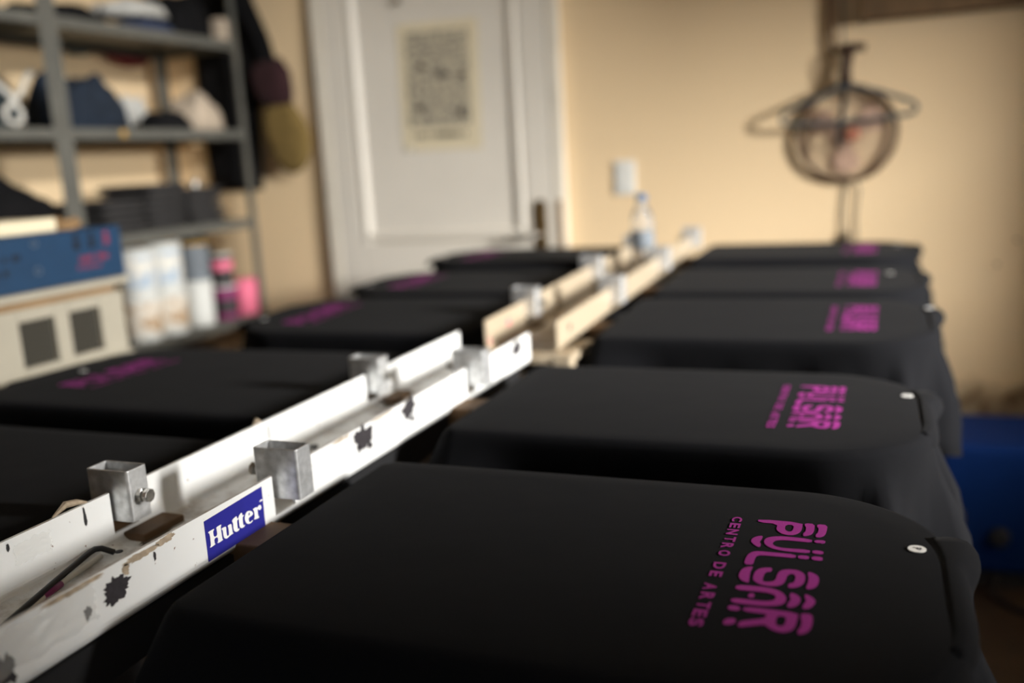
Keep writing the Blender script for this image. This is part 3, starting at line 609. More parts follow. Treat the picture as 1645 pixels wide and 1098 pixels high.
def bend_edge(d):      # rounding of cloth over the board's edge: (outward, down) for arc length d
    r = .011; q = PI / 2 * r
    if d < q: return (r * sin(d / r) - r, -(r - r * cos(d / r)))
    return (0, -r - (d - q))
def tee_shirt(name, x, y, z, flip, label, seed, tilt=0.0, dx=0.0, sticker=None, PL=.592, PW_=.385, rb=.135):
    root = empty(name, label, 't-shirt', (x, y, z), (tilt * (-1 if flip else 1), 0, PI if flip else 0), 'black printed t-shirts stretched on the platens')
    o = rr_outline(PL, PW_, .024, rb); n = len(o)
    # arc length and outward normals
    s = [0]
    for i in range(n): s.append(s[-1] + math.dist(o[i], o[(i + 1) % n]))
    per = s[-1]; nor = []
    for i in range(n):
        a, b = o[i - 1], o[(i + 1) % n]; d = Vector((b[0] - a[0], b[1] - a[1])).normalized(); nor.append((d.y, -d.x))
    rnd = random.Random(seed); ph = [rnd.uniform(0, 6.28) for _ in range(6)]
    def drop(i):
        xx = o[i][0]; e = max(0, min(1, (xx - .30) / .25)); e = e * e * (3 - 2 * e)
        return .150 + .06 * e + .012 * sin(s[i] / per * 2 * PI * 5 + ph[0])
    def fold(i, d):
        xx, yy = o[i]; t = s[i]; f = max(0, min(1, (d - .026) / .13)); f = f * f * (3 - 2 * f) * .55 + f * .45
        side = max(0, min(1, (xx - .28) / .2)); end = max(0, min(1, (xx - (PL - .10)) / .08))
        corner = max(0, 1 - math.dist((xx, abs(yy)), (0, PW_ / 2)) / .11)
        w_ = sin(t * 52 + ph[1] + 2.5 * noise.noise(Vector((t * 5, seed, 0)))); ridge = max(0, w_) ** 4
        v = (-.016 * (1 - end) * (1 - corner) + ridge * (.010 + .026 * side)) + end * (.000 + .011 * w_ + .008 * noise.noise(Vector((t * 16, seed * 3.3, d * 9)))) 
        return .001 + v * f + .045 * corner * min(1, max(0, d - .012) / .07) + .003 * f * noise.noise(Vector((t * 30, seed, d * 20)))
    bm = B(); rings = []
    ins = .012
    D = [0, .005, .010, .0173, .03, .045, .065, .09, .12, .15, .18, .205]
    for k, d in enumerate(D):
        ring = []
        for i in range(n):
            dd = d if d <= .0173 else .0173 + (d - .0173) * drop(i) / .185
            q, zz = bend_edge(dd)
            off = q + fold(i, dd)
            ring.append(bm.verts.new((o[i][0] + nor[i][0] * off, o[i][1] + nor[i][1] * off, zz)))
        rings.append(ring)
    # top surface: inset rings then a cap
    top = rings[0]; cx, cy = PL / 2, 0
    prev = top
    for sc in (.9, .75, .55, .35, .15):
        ring = []
        for v_ in top:
            xx, yy = cx + (v_.co.x - cx) * sc, cy + (v_.co.y - cy) * sc
            ring.append(bm.verts.new((xx, yy, 0)))
        for i in range(n): bm.faces.new((prev[i], prev[(i + 1) % n], ring[(i + 1) % n], ring[i]))
        prev = ring
    bm.faces.new(prev)
    for k in range(len(rings) - 1):
        for i in range(n): bm.faces.new((rings[k][i], rings[k + 1][i], rings[k + 1][(i + 1) % n], rings[k][(i + 1) % n]))
    body = obj('shirt_body', bm, MT['shirt'], root, smooth=True)
    sm = body.modifiers.new('solid', 'SOLIDIFY'); sm.thickness = .0011; sm.offset = -1
    # ribbed neckband lying over the collar end
    bm = B(); prof = [(-.014, -.0001), (-.008, .0011), (-.003, .0010), (.001, -.001), (.0055, -.007), (.0085, -.016), (.0095, -.027), (.0085, -.030)]
    idx = [i for i in range(n) if o[i][0] > PL - .05 and abs(o[i][1]) < .100]
    m_ = len(idx); rg = []
    for k, i in enumerate(idx):
        u = k / (m_ - 1); e = max(0, (u - .72) / .28); e = e * e * (3 - 2 * e); th = 1 + .35 * e; c_ = max(0, (.35 - u) / .35) ** 2; pull = lambda a: a if a < 0 else a * (1 - .9 * c_)
        rg.append([bm.verts.new((o[i][0] + nor[i][0] * (pull(a) * th + (.013 * e - .003 * c_) * (a + .014) / .0225), o[i][1] + nor[i][1] * (pull(a) * th + (.013 * e - .003 * c_) * (a + .014) / .0225), b * (1 - .35 * e) * (1 - .5 * c_) - .0006 * c_)) for a, b in prof])
    for k in range(m_ - 1):
        for q in range(len(prof) - 1): bm.faces.new((rg[k][q], rg[k][q + 1], rg[k + 1][q + 1], rg[k + 1][q]))
    obj('collar', bm, MT['shirt'], root, smooth=True, solid=.0009)
    # screen print
    pr = flat_shapes('logo_print', PULSAR, 1e-4, lambda a, b, h: (a + dx, b, .0005 + h), MT['ink'], root, it=1)
    bm = B()
    for ch, xa, xb, ya, yb in CENTRO:
        vs, fs = glyph_mesh(ch, -ya * 1e-4, -yb * 1e-4, xa * 1e-4, xb * 1e-4, .035)
        vv = [bm.verts.new((b + dx, -a, .0007)) for a, b in vs]
        for f in fs:
            try: bm.faces.new([vv[i] for i in f])
            except ValueError: pass
    obj('small_lettering', bm, MT['ink'], root)
    sx, sy = sticker if sticker else (.562, .067)
    bm = B(); lathe(bm, [(.0072, .0006), (.0072, .0011)], (sx, sy, 0), 28); st_ = obj('size_sticker', bm, MT['white_sticker'], root)
    bm = B(); vs, fs = glyph_mesh('P', -.0022, .0024, -.0034, .0034, .02)
    vv = [bm.verts.new((sx + b, sy - a, .0013)) for a, b in vs]
    for f in fs:
        try: bm.faces.new([vv[i] for i in f])
        except ValueError: pass
    obj('size_letter', bm, MT['black_ink'], st_)
    return root
# --- near table: white rail
T1 = empty('printing_table', 'near printing table with a scuffed white steel rail and blue maker label', 'printing table', (-.6565, .6, 0))
def own(o, root):      # parent keeping the world position (roots carry no rotation)
    o.location = Vector(o.location) - root.location; o.parent = root; return o
class Sub:             # build in world numbers, then hang under the table's base
    pass
RZB, RZT = .821, .879
r1 = channel('rail', -.728, -.585, -.55, 1.545, RZB, RZT, [(.764, .800), (1.262, 1.298)], [(.682, .716), (1.198, 1.235)], MT['rail_white'], None)
own(r1, T1)
for (x, y, zt, sd) in ((-.728, .699, .902, 'right'), (-.583, .783, .907, 'left'), (-.728, 1.217, .904, 'right'), (-.583, 1.281, .905, 'left')):
    own(bracket(None, x, y, zt, sd), T1)
# blue maker label wrapped on the near flange
HX = -.5846
bm = B()
lp = [(.74520, .8745), (.74450, .8322), (.65530, .8315), (.65550, .8720)]
prism(bm, [(a, b) for a, b in lp], lambda p: (HX, p[0], p[1]), lambda p: (HX - .0003, p[0], p[1]))
lb = own(obj('maker_label', bm, MT['label_blue'], None), T1)
hl = flat_shapes('label_lettering', HUTTER, 1e-5, lambda a, b, h: (HX + .0003 + h, a, b), MT['label_white'], None, it=1)
hl.parent = lb; hl.location = (0, 0, 0)
# dried ink, scrapes and dirt on the rail
fl = lambda u, v: (-.5847, u, v); bk = lambda u, v: (-.7242, u, v); fr = lambda u, v: (u, v, RZB + .0039)
for (u, v, a, b, sd) in ((.543, .857, .016, .011, 1), (.512, .852, .004, .006, 2), (.590, .866, .0015, .004, 3), (.950, .864, .021, .015, 4), (.964, .850, .006, .005, 14), (.938, .852, .003, .005, 16), (1.072, .866, 0.019, .012, 5), (1.080, .852, .006, .004, 15), (1.478, .864, .024, .012, 6), (.432, .845, .012, .012, 7)):
    own(blob(None, 'ink_stain', MT['stain'], fl, u, v, a, b, sd, 1.0), T1)
for (u, v, a, b, sd) in ((.575, .874, .020, .003, 21), (.605, .8755, .012, .003, 22), (.50, .876, .03, .0025, 23), (.556, .870, .004, .005, 24), (.90, .8765, .02, .002, 25), (1.0, .877, .03, .0015, 26)):
    own(blob(None, 'paint_chip', MT['rust'], fl, u, v, a, b, sd, .9), T1)
for (u, v, a, b, sd) in ((.648, .866, .0018, .010, 31), (.56, .872, .0016, .004, 32), (.95, .862, .0015, .012, 33)):
    own(blob(None, 'ink_mark', MT['black_ink'], bk, u, v, a, b, sd, .8), T1)
for (u, v, a, b, sd) in ((-.695, .705, .007, .022, 41), (-.668, .732, .005, .012, 42), (-.70, 1.235, .010, .03, 43), (-.64, .60, .006, .05, 44), (-.70, .99, .008, .012, 45), (-.62, .51, .01, .03, 46), (-.66, .84, .012, .05, 47)):
    own(blob(None, 'grime_patch', MT['dirt'], fr, u, v, a, b, sd, .9), T1)
bm = B(); lathe(bm, [(.0085, 0), (.0085, .001), (.0072, .001)], (0, 0, 0), 20)
tube(bm, [(0, 0, .001), (0, 0, .0065)], .0072, 6); own(obj('floor_bolt', bm, MT['bolt'], None, loc=(-.662, .752, RZB + .0035), bevel=.0006), T1)
bm = B(); lathe(bm, [(.004, -.002), (.004, .0006), (.0025, .0006)], (0, 0, 0), 14); own(obj('rivet', bm, MT['dark_steel'], None, loc=(-.705, .665, RZB + .0038)), T1)
bm = B(); lathe(bm, [(.006, 0), (.006, .003), (.002, .004)], (0, 0, 0), 14); own(obj('rivet', bm, MT['dark_steel'], None, loc=(-.700, 1.010, RZB + .0035)), T1)
# crumpled clear tape on the near flange and at the back flange
def crumple(u0, u1, v0, v1, place, seed, amp=.003, nx=26, ny=12):
    bm = B(); g = []
    for i in range(nx + 1):
        row = []
        for j in range(ny + 1):
            u, v = i / nx, j / ny
            e = min(u, 1 - u, v, 1 - v)
            q = noise.noise(Vector((u * 5 + seed, v * 3, 0))) + .3 * noise.noise(Vector((u * 11, v * 6 + seed, 2)))
            uu = u0 + (u1 - u0) * u + .004 * noise.noise(Vector((v * 7, seed, 5))) ; vv = v0 + (v1 - v0) * v + .005 * noise.noise(Vector((u * 6, seed, 8)))
            row.append(bm.verts.new(place(uu, vv, .0012 + amp * abs(q) * min(1, e * 8))))
        g.append(row)
    for i in range(nx):
        for j in range(ny): bm.faces.new((g[i][j], g[i + 1][j], g[i + 1][j + 1], g[i][j + 1]))
    return bm
own(obj('clear_tape', crumple(.42, .520, .842, .874, lambda u, v, h: (-.585 + h, u, v), 3), MT['tape'], None), T1)
own(obj('clear_tape', crumple(.565, .605, .852, .872, lambda u, v, h: (-.7245 + h, u, v), 7, .0015), MT['tape'], None), T1)
bm = B(); tube(bm, [(-.729, .615, .8785), (-.7275, .63, .886), (-.7285, .645, .883), (-.7265, .655, .8795)], [.001, .0035, .003, .001], 6)
own(obj('peeling_flake', bm, MT['rust'], None), T1)
bm = B(); tube(bm, [(-.728, .925, .8785), (-.7275, .932, .884), (-.727, .94, .8795)], [.001, .003, .001], 6)
own(obj('peeling_flake', bm, MT['rust'], None), T1)
for (x0, x1, y0, y1, zt) in ((-.70, -.61, -.35, 1.45, RZB),):
    for x in (x0, x1):
        for y in (y0, y1): own(obj('leg', bx(x - .02, x + .02, y - .02, y + .02, 0, zt - .04), MT['dark_steel'], None), T1)
    own(obj('under_beam', bx(x0 - .02, x1 + .02, y0 - .1, y1 + .05, zt - .04, zt - .0005), MT['dark_steel'], None), T1)
own(platen(None, -.538, .727, .85, False, 0, .603), T1); own(platen(None, -.527, 1.232, .85, False), T1)
for y in (.722, 1.264): own(platen(None, -.786, y, .85, True, 0, .64, .44, .11), T1)

# --- far table: cream rail, slightly offset and rising away
T2 = empty('printing_table', 'far printing table with a cream painted steel rail behind the near white one', 'printing table', (-.62, 2.2, 0))
SL = .021
r2 = channel('rail', -.690, -.545, 1.585, 3.02, .832, .893, [(1.955, 1.99), (2.445, 2.48), (2.915, 2.95)], [(1.80, 1.835), (2.29, 2.325), (2.74, 2.775)], MT['rail_cream'], None, sl=SL)
own(r2, T2)
for (x, y, sd) in ((-.690, 1.818, 'right'), (-.545, 1.972, 'left'), (-.690, 2.308, 'right'), (-.545, 2.462, 'left'), (-.690, 2.758, 'right'), (-.545, 2.932, 'left')):
    own(bracket(None, x, y, .917 + (y - 1.585) * SL, sd, wx=.056, wy=.032, h=.060), T2)
own(obj('end_plate', bx(-.680, -.515, 1.555, 1.72, .818, .8315), MT['rail_cream'], None, bevel=.002), T2)
own(obj('end_block', bx(-.545, -.512, 1.553, 1.585, .803, .833), MT['rail_cream'], None, bevel=.002), T2)
bm = B(); lathe(bm, [(.007, 0), (.007, .004), (.003, .006)], (0, 0, 0), 14); own(obj('floor_bolt', bm, MT['bolt'], None, loc=(-.615, 1.64, .8365)), T2)
pinkm = mat('pink_ink_mark', lin((205, 110, 120)), .7)
own(blob(None, 'ink_mark', pinkm, lambda u, v: (-.6862, u, v), 1.70, .868, .010, .008, 51, .8), T2)
own(blob(None, 'ink_mark', pinkm, lambda u, v: (-.6862, u, v), 1.60, .850, .004, .008, 52, .8), T2)
own(blob(None, 'ink_stain', MT['stain'], lambda u, v: (-.5446, u, v), 1.66, .868, .008, .006, 53, .8), T2)
for x in (-.66, -.58):
    for y in (1.78, 2.9): own(obj('leg', bx(x - .02, x + .02, y - .02, y + .02, 0, .79), MT['dark_steel'], None), T2)
own(obj('under_beam', bx(-.68, -.56, 1.72, 2.98, .79, .8175), MT['dark_steel'], None), T2)
PY2 = [(1.812, .863, .040), (2.30, .869, .018), (2.785, .886, .004)]
for y, z, t in PY2:
    own(platen(None, -.492, y, z, False, t), T2); own(platen(None, -.747, y, z, True, t), T2)

# --- the ten t-shirts
tee_shirt('t_shirt', -.538, .727, .85, False, 'nearest black t-shirt right of the rail, sharp magenta lettering, in the foreground', 11, dx=.011, sticker=(.573, .067), PL=.603)
tee_shirt('t_shirt', -.527, 1.232, .85, False, 'black t-shirt on the right, second from the camera, beside the white rail end', 12, dx=.0, sticker=(.567, .068))
tee_shirt('t_shirt', -.492, PY2[0][0], PY2[0][1], False, 'black t-shirt on the right, third from the camera, beside the cream rail start', 13, PY2[0][2], dx=.005, sticker=(.585, .09))
tee_shirt('t_shirt', -.492, PY2[1][0], PY2[1][1], False, 'black t-shirt on the right side, fourth from the camera, second from the back wall', 14, PY2[1][2], dx=.002, sticker=(.52, .075))
tee_shirt('t_shirt', -.492, PY2[2][0], PY2[2][1], False, 'farthest black t-shirt on the right side, in front of the cream wall below the fan', 15, PY2[2][2], dx=.0, sticker=(.545, .07))
tee_shirt('t_shirt', -.786, .727, .85, True, 'nearest black t-shirt left of the white rail, cut off by the left edge', 21, dx=.04, PL=.64, PW_=.44, rb=.11)
tee_shirt('t_shirt', -.786, 1.264, .85, True, 'black t-shirt on the left side, second from the camera, in front of the white cabinet', 22, dx=.04, sticker=(.575, .0), PL=.64, PW_=.44, rb=.11)
tee_shirt('t_shirt', -.747, PY2[0][0], PY2[0][1], True, 'black t-shirt on the left side, third from the camera, beside the shelf of cans', 23, PY2[0][2])
tee_shirt('t_shirt', -.747, PY2[1][0], PY2[1][1], True, 'black t-shirt on the left side, fourth from the camera, second from the white door', 24, PY2[1][2])
tee_shirt('t_shirt', -.747, PY2[2][0], PY2[2][1], True, 'farthest black t-shirt on the left side, right below the white door', 25, PY2[2][2])

# --- loose things in the rail
bm = B(); z0 = RZB + .0075
tube(bm, [(-.640, .40, z0 + .004), (-.672, .50, z0 + .003), (-.705, .60, z0 + .004), (-.7165, .640, z0 + .005), (-.7175, .648, z0 + .005), (-.714, .653, z0 + .004), (-.702, .656, z0)], .0030, 10)
tag(obj('bent_rod', bm, MT['dark_steel'], smooth=True), 'thin dark metal rod with a bent tip lying in the white rail channel', 'rod')
bm = B(); pts = [(-.655, .40, z0 - .001), (-.668, .46, z0), (-.686, .54, z0), (-.700, .60, z0), (-.708, .645, z0)]
tube(bm, pts, .0028, 8); stk = tag(obj('thin_stick', bm, MT['cord'], smooth=True), 'thin white stick with a magenta band lying beside the dark rod in the rail', 'stick')
bm = B(); tube(bm, [(-.6905, .560, z0), (-.6965, .585, z0)], .0034, 8); obj('magenta_band', bm, MT['magenta'], stk, smooth=True)

# --- water bottle standing in the far rail
bo = empty('water_bottle', 'clear plastic water bottle with a blue cap standing in the cream rail', 'bottle', (-.600, 2.50, .832 + .0035 + (2.50 - 1.585) * SL + .0008)); bo.scale = (1, 1, 1.1)
prof = [(.024, 0), (.030, .003), (.031, .02), (.029, .028), (.031, .036), (.029, .045), (.031, .054), (.030, .062), (.031, .115), (.030, .125), (.031, .132), (.029, .142), (.024, .155), (.016, .170), (.0125, .178), (.0125, .186)]
bm = B(); lathe(bm, prof, n=32); obj('bottle_body', bm, MT['pet'], bo, smooth=True)
bm = B(); lathe(bm, [(.0315, .066), (.0318, .067), (.0318, .108), (.0315, .109)], n=32)
obj('bottle_label', bm, MT['grey_label'], bo, smooth=True)
bm = B(); lathe(bm, [(.0138, .184), (.0145, .185), (.0145, .199), (.012, .201)], n=24); obj('cap', bm, MT['cap'], bo)

# ------------------------------------------------------------------ blue machine on the floor at the right
mc = empty('machine_cabinet', 'dark blue metal machine with a small nameplate on the floor at the right', 'machine', (.50, 2.72, 0))
obj('casing', bx(-.34, .36, -.16, .16, .045, .395), MT['machine'], mc, bevel=.02, seg=4)
obj('base', bx(-.32, .34, -.14, .14, .0, .0449), MT['rubber'], mc)
obj('nameplate', bx(-.335, -.275, -.1625, -.1598, .165, .215), MT['plate'], mc)
bm = B(); lathe(bm, [(.002, -.022), (.020, -.021), (.024, -.014), (.026, 0)], (-.192, -.16, .152), 24, 'y'); obj('knob', bm, MT['rubber'], mc)
bm = B(); tube(bm, [(.30, 2.555, .05), (.29, 2.50, .02), (.33, 2.45, .009), (.40, 2.40, .008), (.50, 2.40, .008), (.62, 2.46, .008), (.80, 2.50, .008)], .008, 10)
tag(obj('floor_cable', bm, MT['rubber'], smooth=True), 'black power cord on the brown floor in front of the blue machine', 'cable')

# ------------------------------------------------------------------ white cabinet with blue box, left
cbx, cz0, cz1 = -1.55, .0, .985
cab = empty('cabinet', 'cream white wooden cabinet with two dark glass panes, at the left', 'cabinet', (cbx - .2, .95, 0))
def ins(o): return own(o, cab)
Y0, Y1 = .35, 1.575
bm = B(); box(bm, cbx - .40, cbx - .03, Y0, Y1, .80, .955)
ins(obj('carcass', bm, MT['cabinet'], None, bevel=.003))
bm = B(); box(bm, cbx - .42, cbx + .012, Y0 - .02, Y1 + .015, .9705, .9865); ins(obj('top_board', bm, MT['cabinet'], None, bevel=.003))
bm = B(); box(bm, cbx - .40, cbx - .012, Y0, Y1 - .01, .9552, .970); ins(obj('top_lip', bm, MT['cardboard'], None))
# doors: frame with openings and panes
wins = [(1.425, 1.508), (1.302, 1.388)]
bm = B(); ys = [Y1]
zt_, zb_ = .930, .838
def fr_(a, b, c, d): box(bm, cbx - .0298, cbx, a, b, c, d)
fr_(1.508, Y1, .80, .955); fr_(1.388, 1.425, .80, .955); fr_(Y0, 1.302, .80, .955)
for a, b in wins: fr_(a, b, zt_, .955); fr_(a, b, .80, zb_)
ins(obj('added_base', bx(cbx - .38, cbx - .06, Y0 + .03, Y1 - .03, 0, .7995), MT['dark_steel'], None))  # unseen dark base, added so the space under the cabinet stays black
ins(obj('door', bm, MT['cabinet'], None, bevel=.002))
for a, b in wins: ins(obj('glass_pane', bx(cbx - .026, cbx - .012, a + .0005, b - .0005, zb_ + .0005, zt_ - .0005), MT['pane'], None))
ins(obj('bottom_ledge', bx(cbx + .0005, cbx + .014, Y0, Y1, .808, .822), MT['cabinet'], None, bevel=.002))
bb = empty('blue_box', 'flat blue box with dark icons and red print on top of the white cabinet', 'box', (cbx - .17, 1.05, .9867))
Yb0, Yb1 = .55, 1.600
bm = B(); bbx = cbx - .005
box(bm, bbx - .34, bbx, Yb0, Yb1, .9867, 1.0955); own(obj('carton', bm, MT['blue_box'], None, bevel=.003), bb)
def bface(y0, y1, z0, z1, m, name): own(obj(name, bx(bbx + .0001, bbx + .0008, y0, y1, z0, z1), m, None), bb)
for yy in (1.474, 1.515):      # two dark icons: head and body
    bm = B(); box(bm, bbx + .0001, bbx + .0008, yy - .008, yy + .008, 1.055, 1.074); tube(bm, [(bbx + .0001, yy, 1.083), (bbx + .0008, yy, 1.083)], .0065, 14)
    own(obj('printed_icon', bm, MT['box_dark'], None), bb)
bm = B(); yy = 1.556; box(bm, bbx + .0001, bbx + .0008, yy - .007, yy + .007, 1.058, 1.072); tube(bm, [(bbx + .0001, yy, 1.080), (bbx + .0008, yy, 1.080)], .007, 14)
own(obj('printed_icon', bm, MT['box_red'], None), bb)
def strokes(y0, y1, z0, z1, seed, m, name):
    rr = random.Random(seed); bm = B(); y = y0
    while y < y1:
        w_ = rr.uniform(.004, .009)
        if rr.random() < .85: box(bm, bbx + .0001, bbx + .0008, y, min(y + w_, y1), z0 + rr.uniform(0, .003), z1 - rr.uniform(0, .003))
        y += w_ + .003
    own(obj(name, bm, m, None), bb)
strokes(1.478, 1.560, 1.026, 1.042, 3, MT['box_red'], 'red_print_line'); strokes(1.470, 1.535, 1.012, 1.022, 4, MT['box_red'], 'red_print_line')
strokes(1.20, 1.335, 1.048, 1.062, 5, MT['box_dark'], 'dark_print_line'); strokes(1.20, 1.31, 1.020, 1.036, 6, MT['box_dark'], 'dark_print_line')
for z in (1.078, 1.024):
    bm = B(); pts = [(bbx + .0009, 1.370 + .0065 * cos(a), z + .0065 * sin(a)) for a in [2 * PI * k / 20 for k in range(20)]]; tube(bm, pts, .0008, 6, closed=True); own(obj('printed_ring', bm, MT['grey_label'], None), bb)
bm = B(); bm2 = bx(-.07, .07, -.10, .10, 0, .028)
tag(obj('notepad', bm2, MT['paper'], loc=(-1.66, 1.365, 1.0958), bevel=.004), 'thick cream paper pad lying on the blue box', 'notepad')
bm = B(); pts = [(.045 * cos(a), .045 * sin(a) * .8, .007 + .004 * sin(2 * a)) for a in [2 * PI * k / 32 for k in range(32)]]
tube(bm, pts, .0065, 8, closed=True); pts = [(.038 * cos(a), .038 * sin(a) * .8, .018 + .003 * sin(3 * a)) for a in [2 * PI * k / 32 for k in range(32)]]; tube(bm, pts, .005, 8, closed=True)
tag(obj('tape_roll', bm, MT['cardboard'], loc=(-1.64, 1.515, 1.0957), smooth=True), 'loose tan coil lying on the blue box beside the cream pad', 'tape')

# ------------------------------------------------------------------ grey steel shelving on the left wall
SZ = [1.71, 1.365, 1.008, .618, .24]
def shelving(y0, y1, label, holes=True):
    t = empty('shelving_unit', label, 'shelving unit', (-2.60, (y0 + y1) / 2, 0), group='grey steel shelving units on the left wall')
    for x, sx in ((-2.40, 1), (-2.80, -1)):
        for y, sy in ((y0, 1), (y1, -1)):
            bm = B(); w_ = .034; tk = .0025
            # L-angle post
            if sx > 0: box(bm, x - tk, x, min(y, y + sy * w_), max(y, y + sy * w_), 0, 2.15); box(bm, x - w_, x - tk, min(y, y + sy * tk), max(y, y + sy * tk), 0, 2.15)
            else: box(bm, x, x + tk, min(y, y + sy * w_), max(y, y + sy * w_), 0, 2.15); box(bm, x + tk, x + w_, min(y, y + sy * tk), max(y, y + sy * tk), 0, 2.15)
            own(obj('post', bm, MT['shelf'], None), t)
    for z in SZ + [2.08]:
        bm = B(); xa, xb = -2.7965, -2.4035; ya, yb = y0 + .003, y1 - .003; hh = .035
        box(bm, xa, xb, ya, yb, z - .0015, z)
        box(bm, xb - .0015, xb, ya, yb, z - hh, z - .0015); box(bm, xa, xa + .0015, ya, yb, z - hh, z - .0015)
        box(bm, xa + .0015, xb - .0015, ya, ya + .0015, z - hh, z - .0015); box(bm, xa + .0015, xb - .0015, yb - .0015, yb, z - hh, z - .0015)
        own(obj('shelf_board', bm, MT['shelf'], None), t)
    return t
shelving(1.36, 2.290, 'grey steel shelving unit at the left edge, only its right end in view')
u2 = shelving(2.293, 3.225, 'grey steel shelving unit by the back wall, full of folded clothes and cans')
bm = B(); lathe(bm, [(.0135, 0), (.0135, .0006)], (0, 0, 0), 20, 'x'); own(obj('round_sticker', bm, MT['yellow'], None, loc=(-2.4033, 2.55, 1.348)), u2)

def place_heap(name, label, cat, x, y, z, sx, sy, h, m, seed, rough=.25, group=None, pw=2.6):
    return tag(obj(name, heap(0, 0, 0, sx, sy, h, seed, rough, pw=pw), m, loc=(x, y, z + .0006), smooth=True), label, cat, group)
G = 'piles of clothes on the grey shelving'
# top shelf
z = SZ[0]
place_heap('clothes_pile', 'low dark pile of clothes on the left of the top shelf', 'clothes', -2.60, 2.50, z, .15, .17, .07, MT['black_cloth'], 3, group=G)
place_heap('clothes_pile', 'blue folded cloth on the top shelf beneath the white one', 'clothes', -2.55, 2.85, z, .13, .11, .05, MT['blue_cloth'], 4, group=G)
place_heap('folded_cloth', 'white crumpled cloth lying on top of the blue one on the top shelf', 'cloth', -2.55, 2.80, z + .062, .12, .14, .05, MT['white_cloth'], 5, group=G)
place_heap('clothes_pile', 'black bundle of clothes at the right end of the top shelf', 'clothes', -2.58, 3.08, z, .14, .12, .16, MT['black_cloth'], 6, group=G)
bm = bx(-.025, .025, -.025, .025, 0, .085)
tag(obj('small_box', bm, MT['cream_cloth'], loc=(-2.435, 3.17, z + .0006), bevel=.006), 'small cream box at the right front corner of the top shelf', 'box')
# cloths hanging below the top shelf at the back
def hung(name, label, cat, outline, x, m, T=.012, wob=.006, seed=1):
    return tag(obj(name, pillow(outline, T, lambda a, b, h: (x + h, a, b), 5, wob, seed), m, smooth=True), label, cat)
hung('red_cloth', 'dark red cloth drooping beneath the top shelf at the back', 'cloth', [(2.93, 1.71), (3.20, 1.71), (3.205, 1.675), (3.16, 1.645), (3.07, 1.64), (2.98, 1.66), (2.93, 1.69)], -2.83, MT['red_cloth'])
hung('teal_cloth', 'dull teal cloth drooping beneath the top shelf left of the red one', 'cloth', [(2.74, 1.71), (2.90, 1.71), (2.90, 1.685), (2.85, 1.665), (2.78, 1.668), (2.74, 1.69)], -2.83, MT['teal_cloth'])
# second shelf
z = SZ[1]
place_heap('jeans_pile', 'dark teal denim heap at the left of the second shelf', 'clothes', -2.56, 2.10, z, .115, .14, .165, MT['denim_dark'], 12, .2, G)
place_heap('jeans_pile', 'navy blue jeans heap behind the shelf post on the second shelf', 'clothes', -2.57, 2.53, z, .12, .18, .170, MT['denim'], 13, .28, G)
place_heap('cloth', 'white thin cloth between the jeans and the cream cloths on the second shelf', 'cloth', -2.70, 2.90, z, .07, .10, .115, MT['white_cloth'], 14, .3, G)
place_heap('clothes_pile', 'flat black garment in front of the white cloth on the second shelf', 'clothes', -2.49, 2.86, z, .08, .10, .065, MT['black_cloth'], 15, .2, G)
place_heap('cloth', 'cream crumpled cloths spilling at the right end of the second shelf', 'cloth', -2.525, 3.065, z, .10, .105, .135, MT['cream_cloth'], 18, .18, G)
bm = B(); tube(bm, [(-2.405, 2.06, 1.50), (-2.39, 2.10, 1.46), (-2.38, 2.125, 1.41), (-2.385, 2.13, 1.385), (-2.385, 2.105, 1.372), (-2.385, 2.075, 1.385), (-2.385, 2.07, 1.41), (-2.39, 2.10, 1.43), (-2.395, 2.15, 1.47), (-2.42, 2.20, 1.52), (-2.46, 2.26, 1.54)], .0085, 8)
tag(obj('white_cord', bm, MT['cord'], smooth=True), 'white cotton drawstring looping over the front of the dark teal denim', 'cord')
# third shelf: heap and three stacks of folded tees
z = SZ[2]
place_heap('clothes_pile', 'big black heap of clothes at the left of the third shelf above the blue box', 'clothes', -2.575, 2.13, z, .115, .25, .185, MT['black_cloth'], 22, .18, G)
proto = None; rs = random.Random(5)
def folded_mesh():
    bm = B(); sx, sy, h = .125, .098, .0235; prof = [(0, -1.0, .15), (.25, -1.0, .0), (.5, -1.02, .5), (.75, -1.0, 1.0), (1, -.97, .9)]
    loop = [(-sx, 0, .002)]
    # rounded slab, with two visible fold layers at the front edge
    rows = []
    for i in range(17):
        u = i / 16 * 2 - 1
        for_ = []
        for k in range(24):
            a = 2 * PI * k / 24; c, s_ = cos(a), sin(a)
            r_ = 1 / (abs(c) ** 5 + abs(s_) ** 5) ** .2
            y_, z_ = c * r_ * sy, s_ * r_ * h / 2
            e = max(0, abs(u) - .88) / .12; k_ = sqrt(max(0, 1 - e * e * .75))
            z_ *= k_ * (1 - .12 * (abs(z_) < h * .12 and abs(c) > .9)); y_ *= (1 - .04 * e) * (1 - .025 * (abs(s_) < .25))
            for_.append(bm.verts.new((u * sx, y_, z_ + h / 2)))
        rows.append(for_)
    for i in range(16):
        for k in range(24): bm.faces.new((rows[i][k], rows[i + 1][k], rows[i + 1][(k + 1) % 24], rows[i][(k + 1) % 24]))
    bm.faces.new(rows[0]); bm.faces.new(rows[-1][::-1]); return bm
ordn = ['bottom', 'second', 'third', 'fourth', 'fifth', 'sixth', 'seventh']
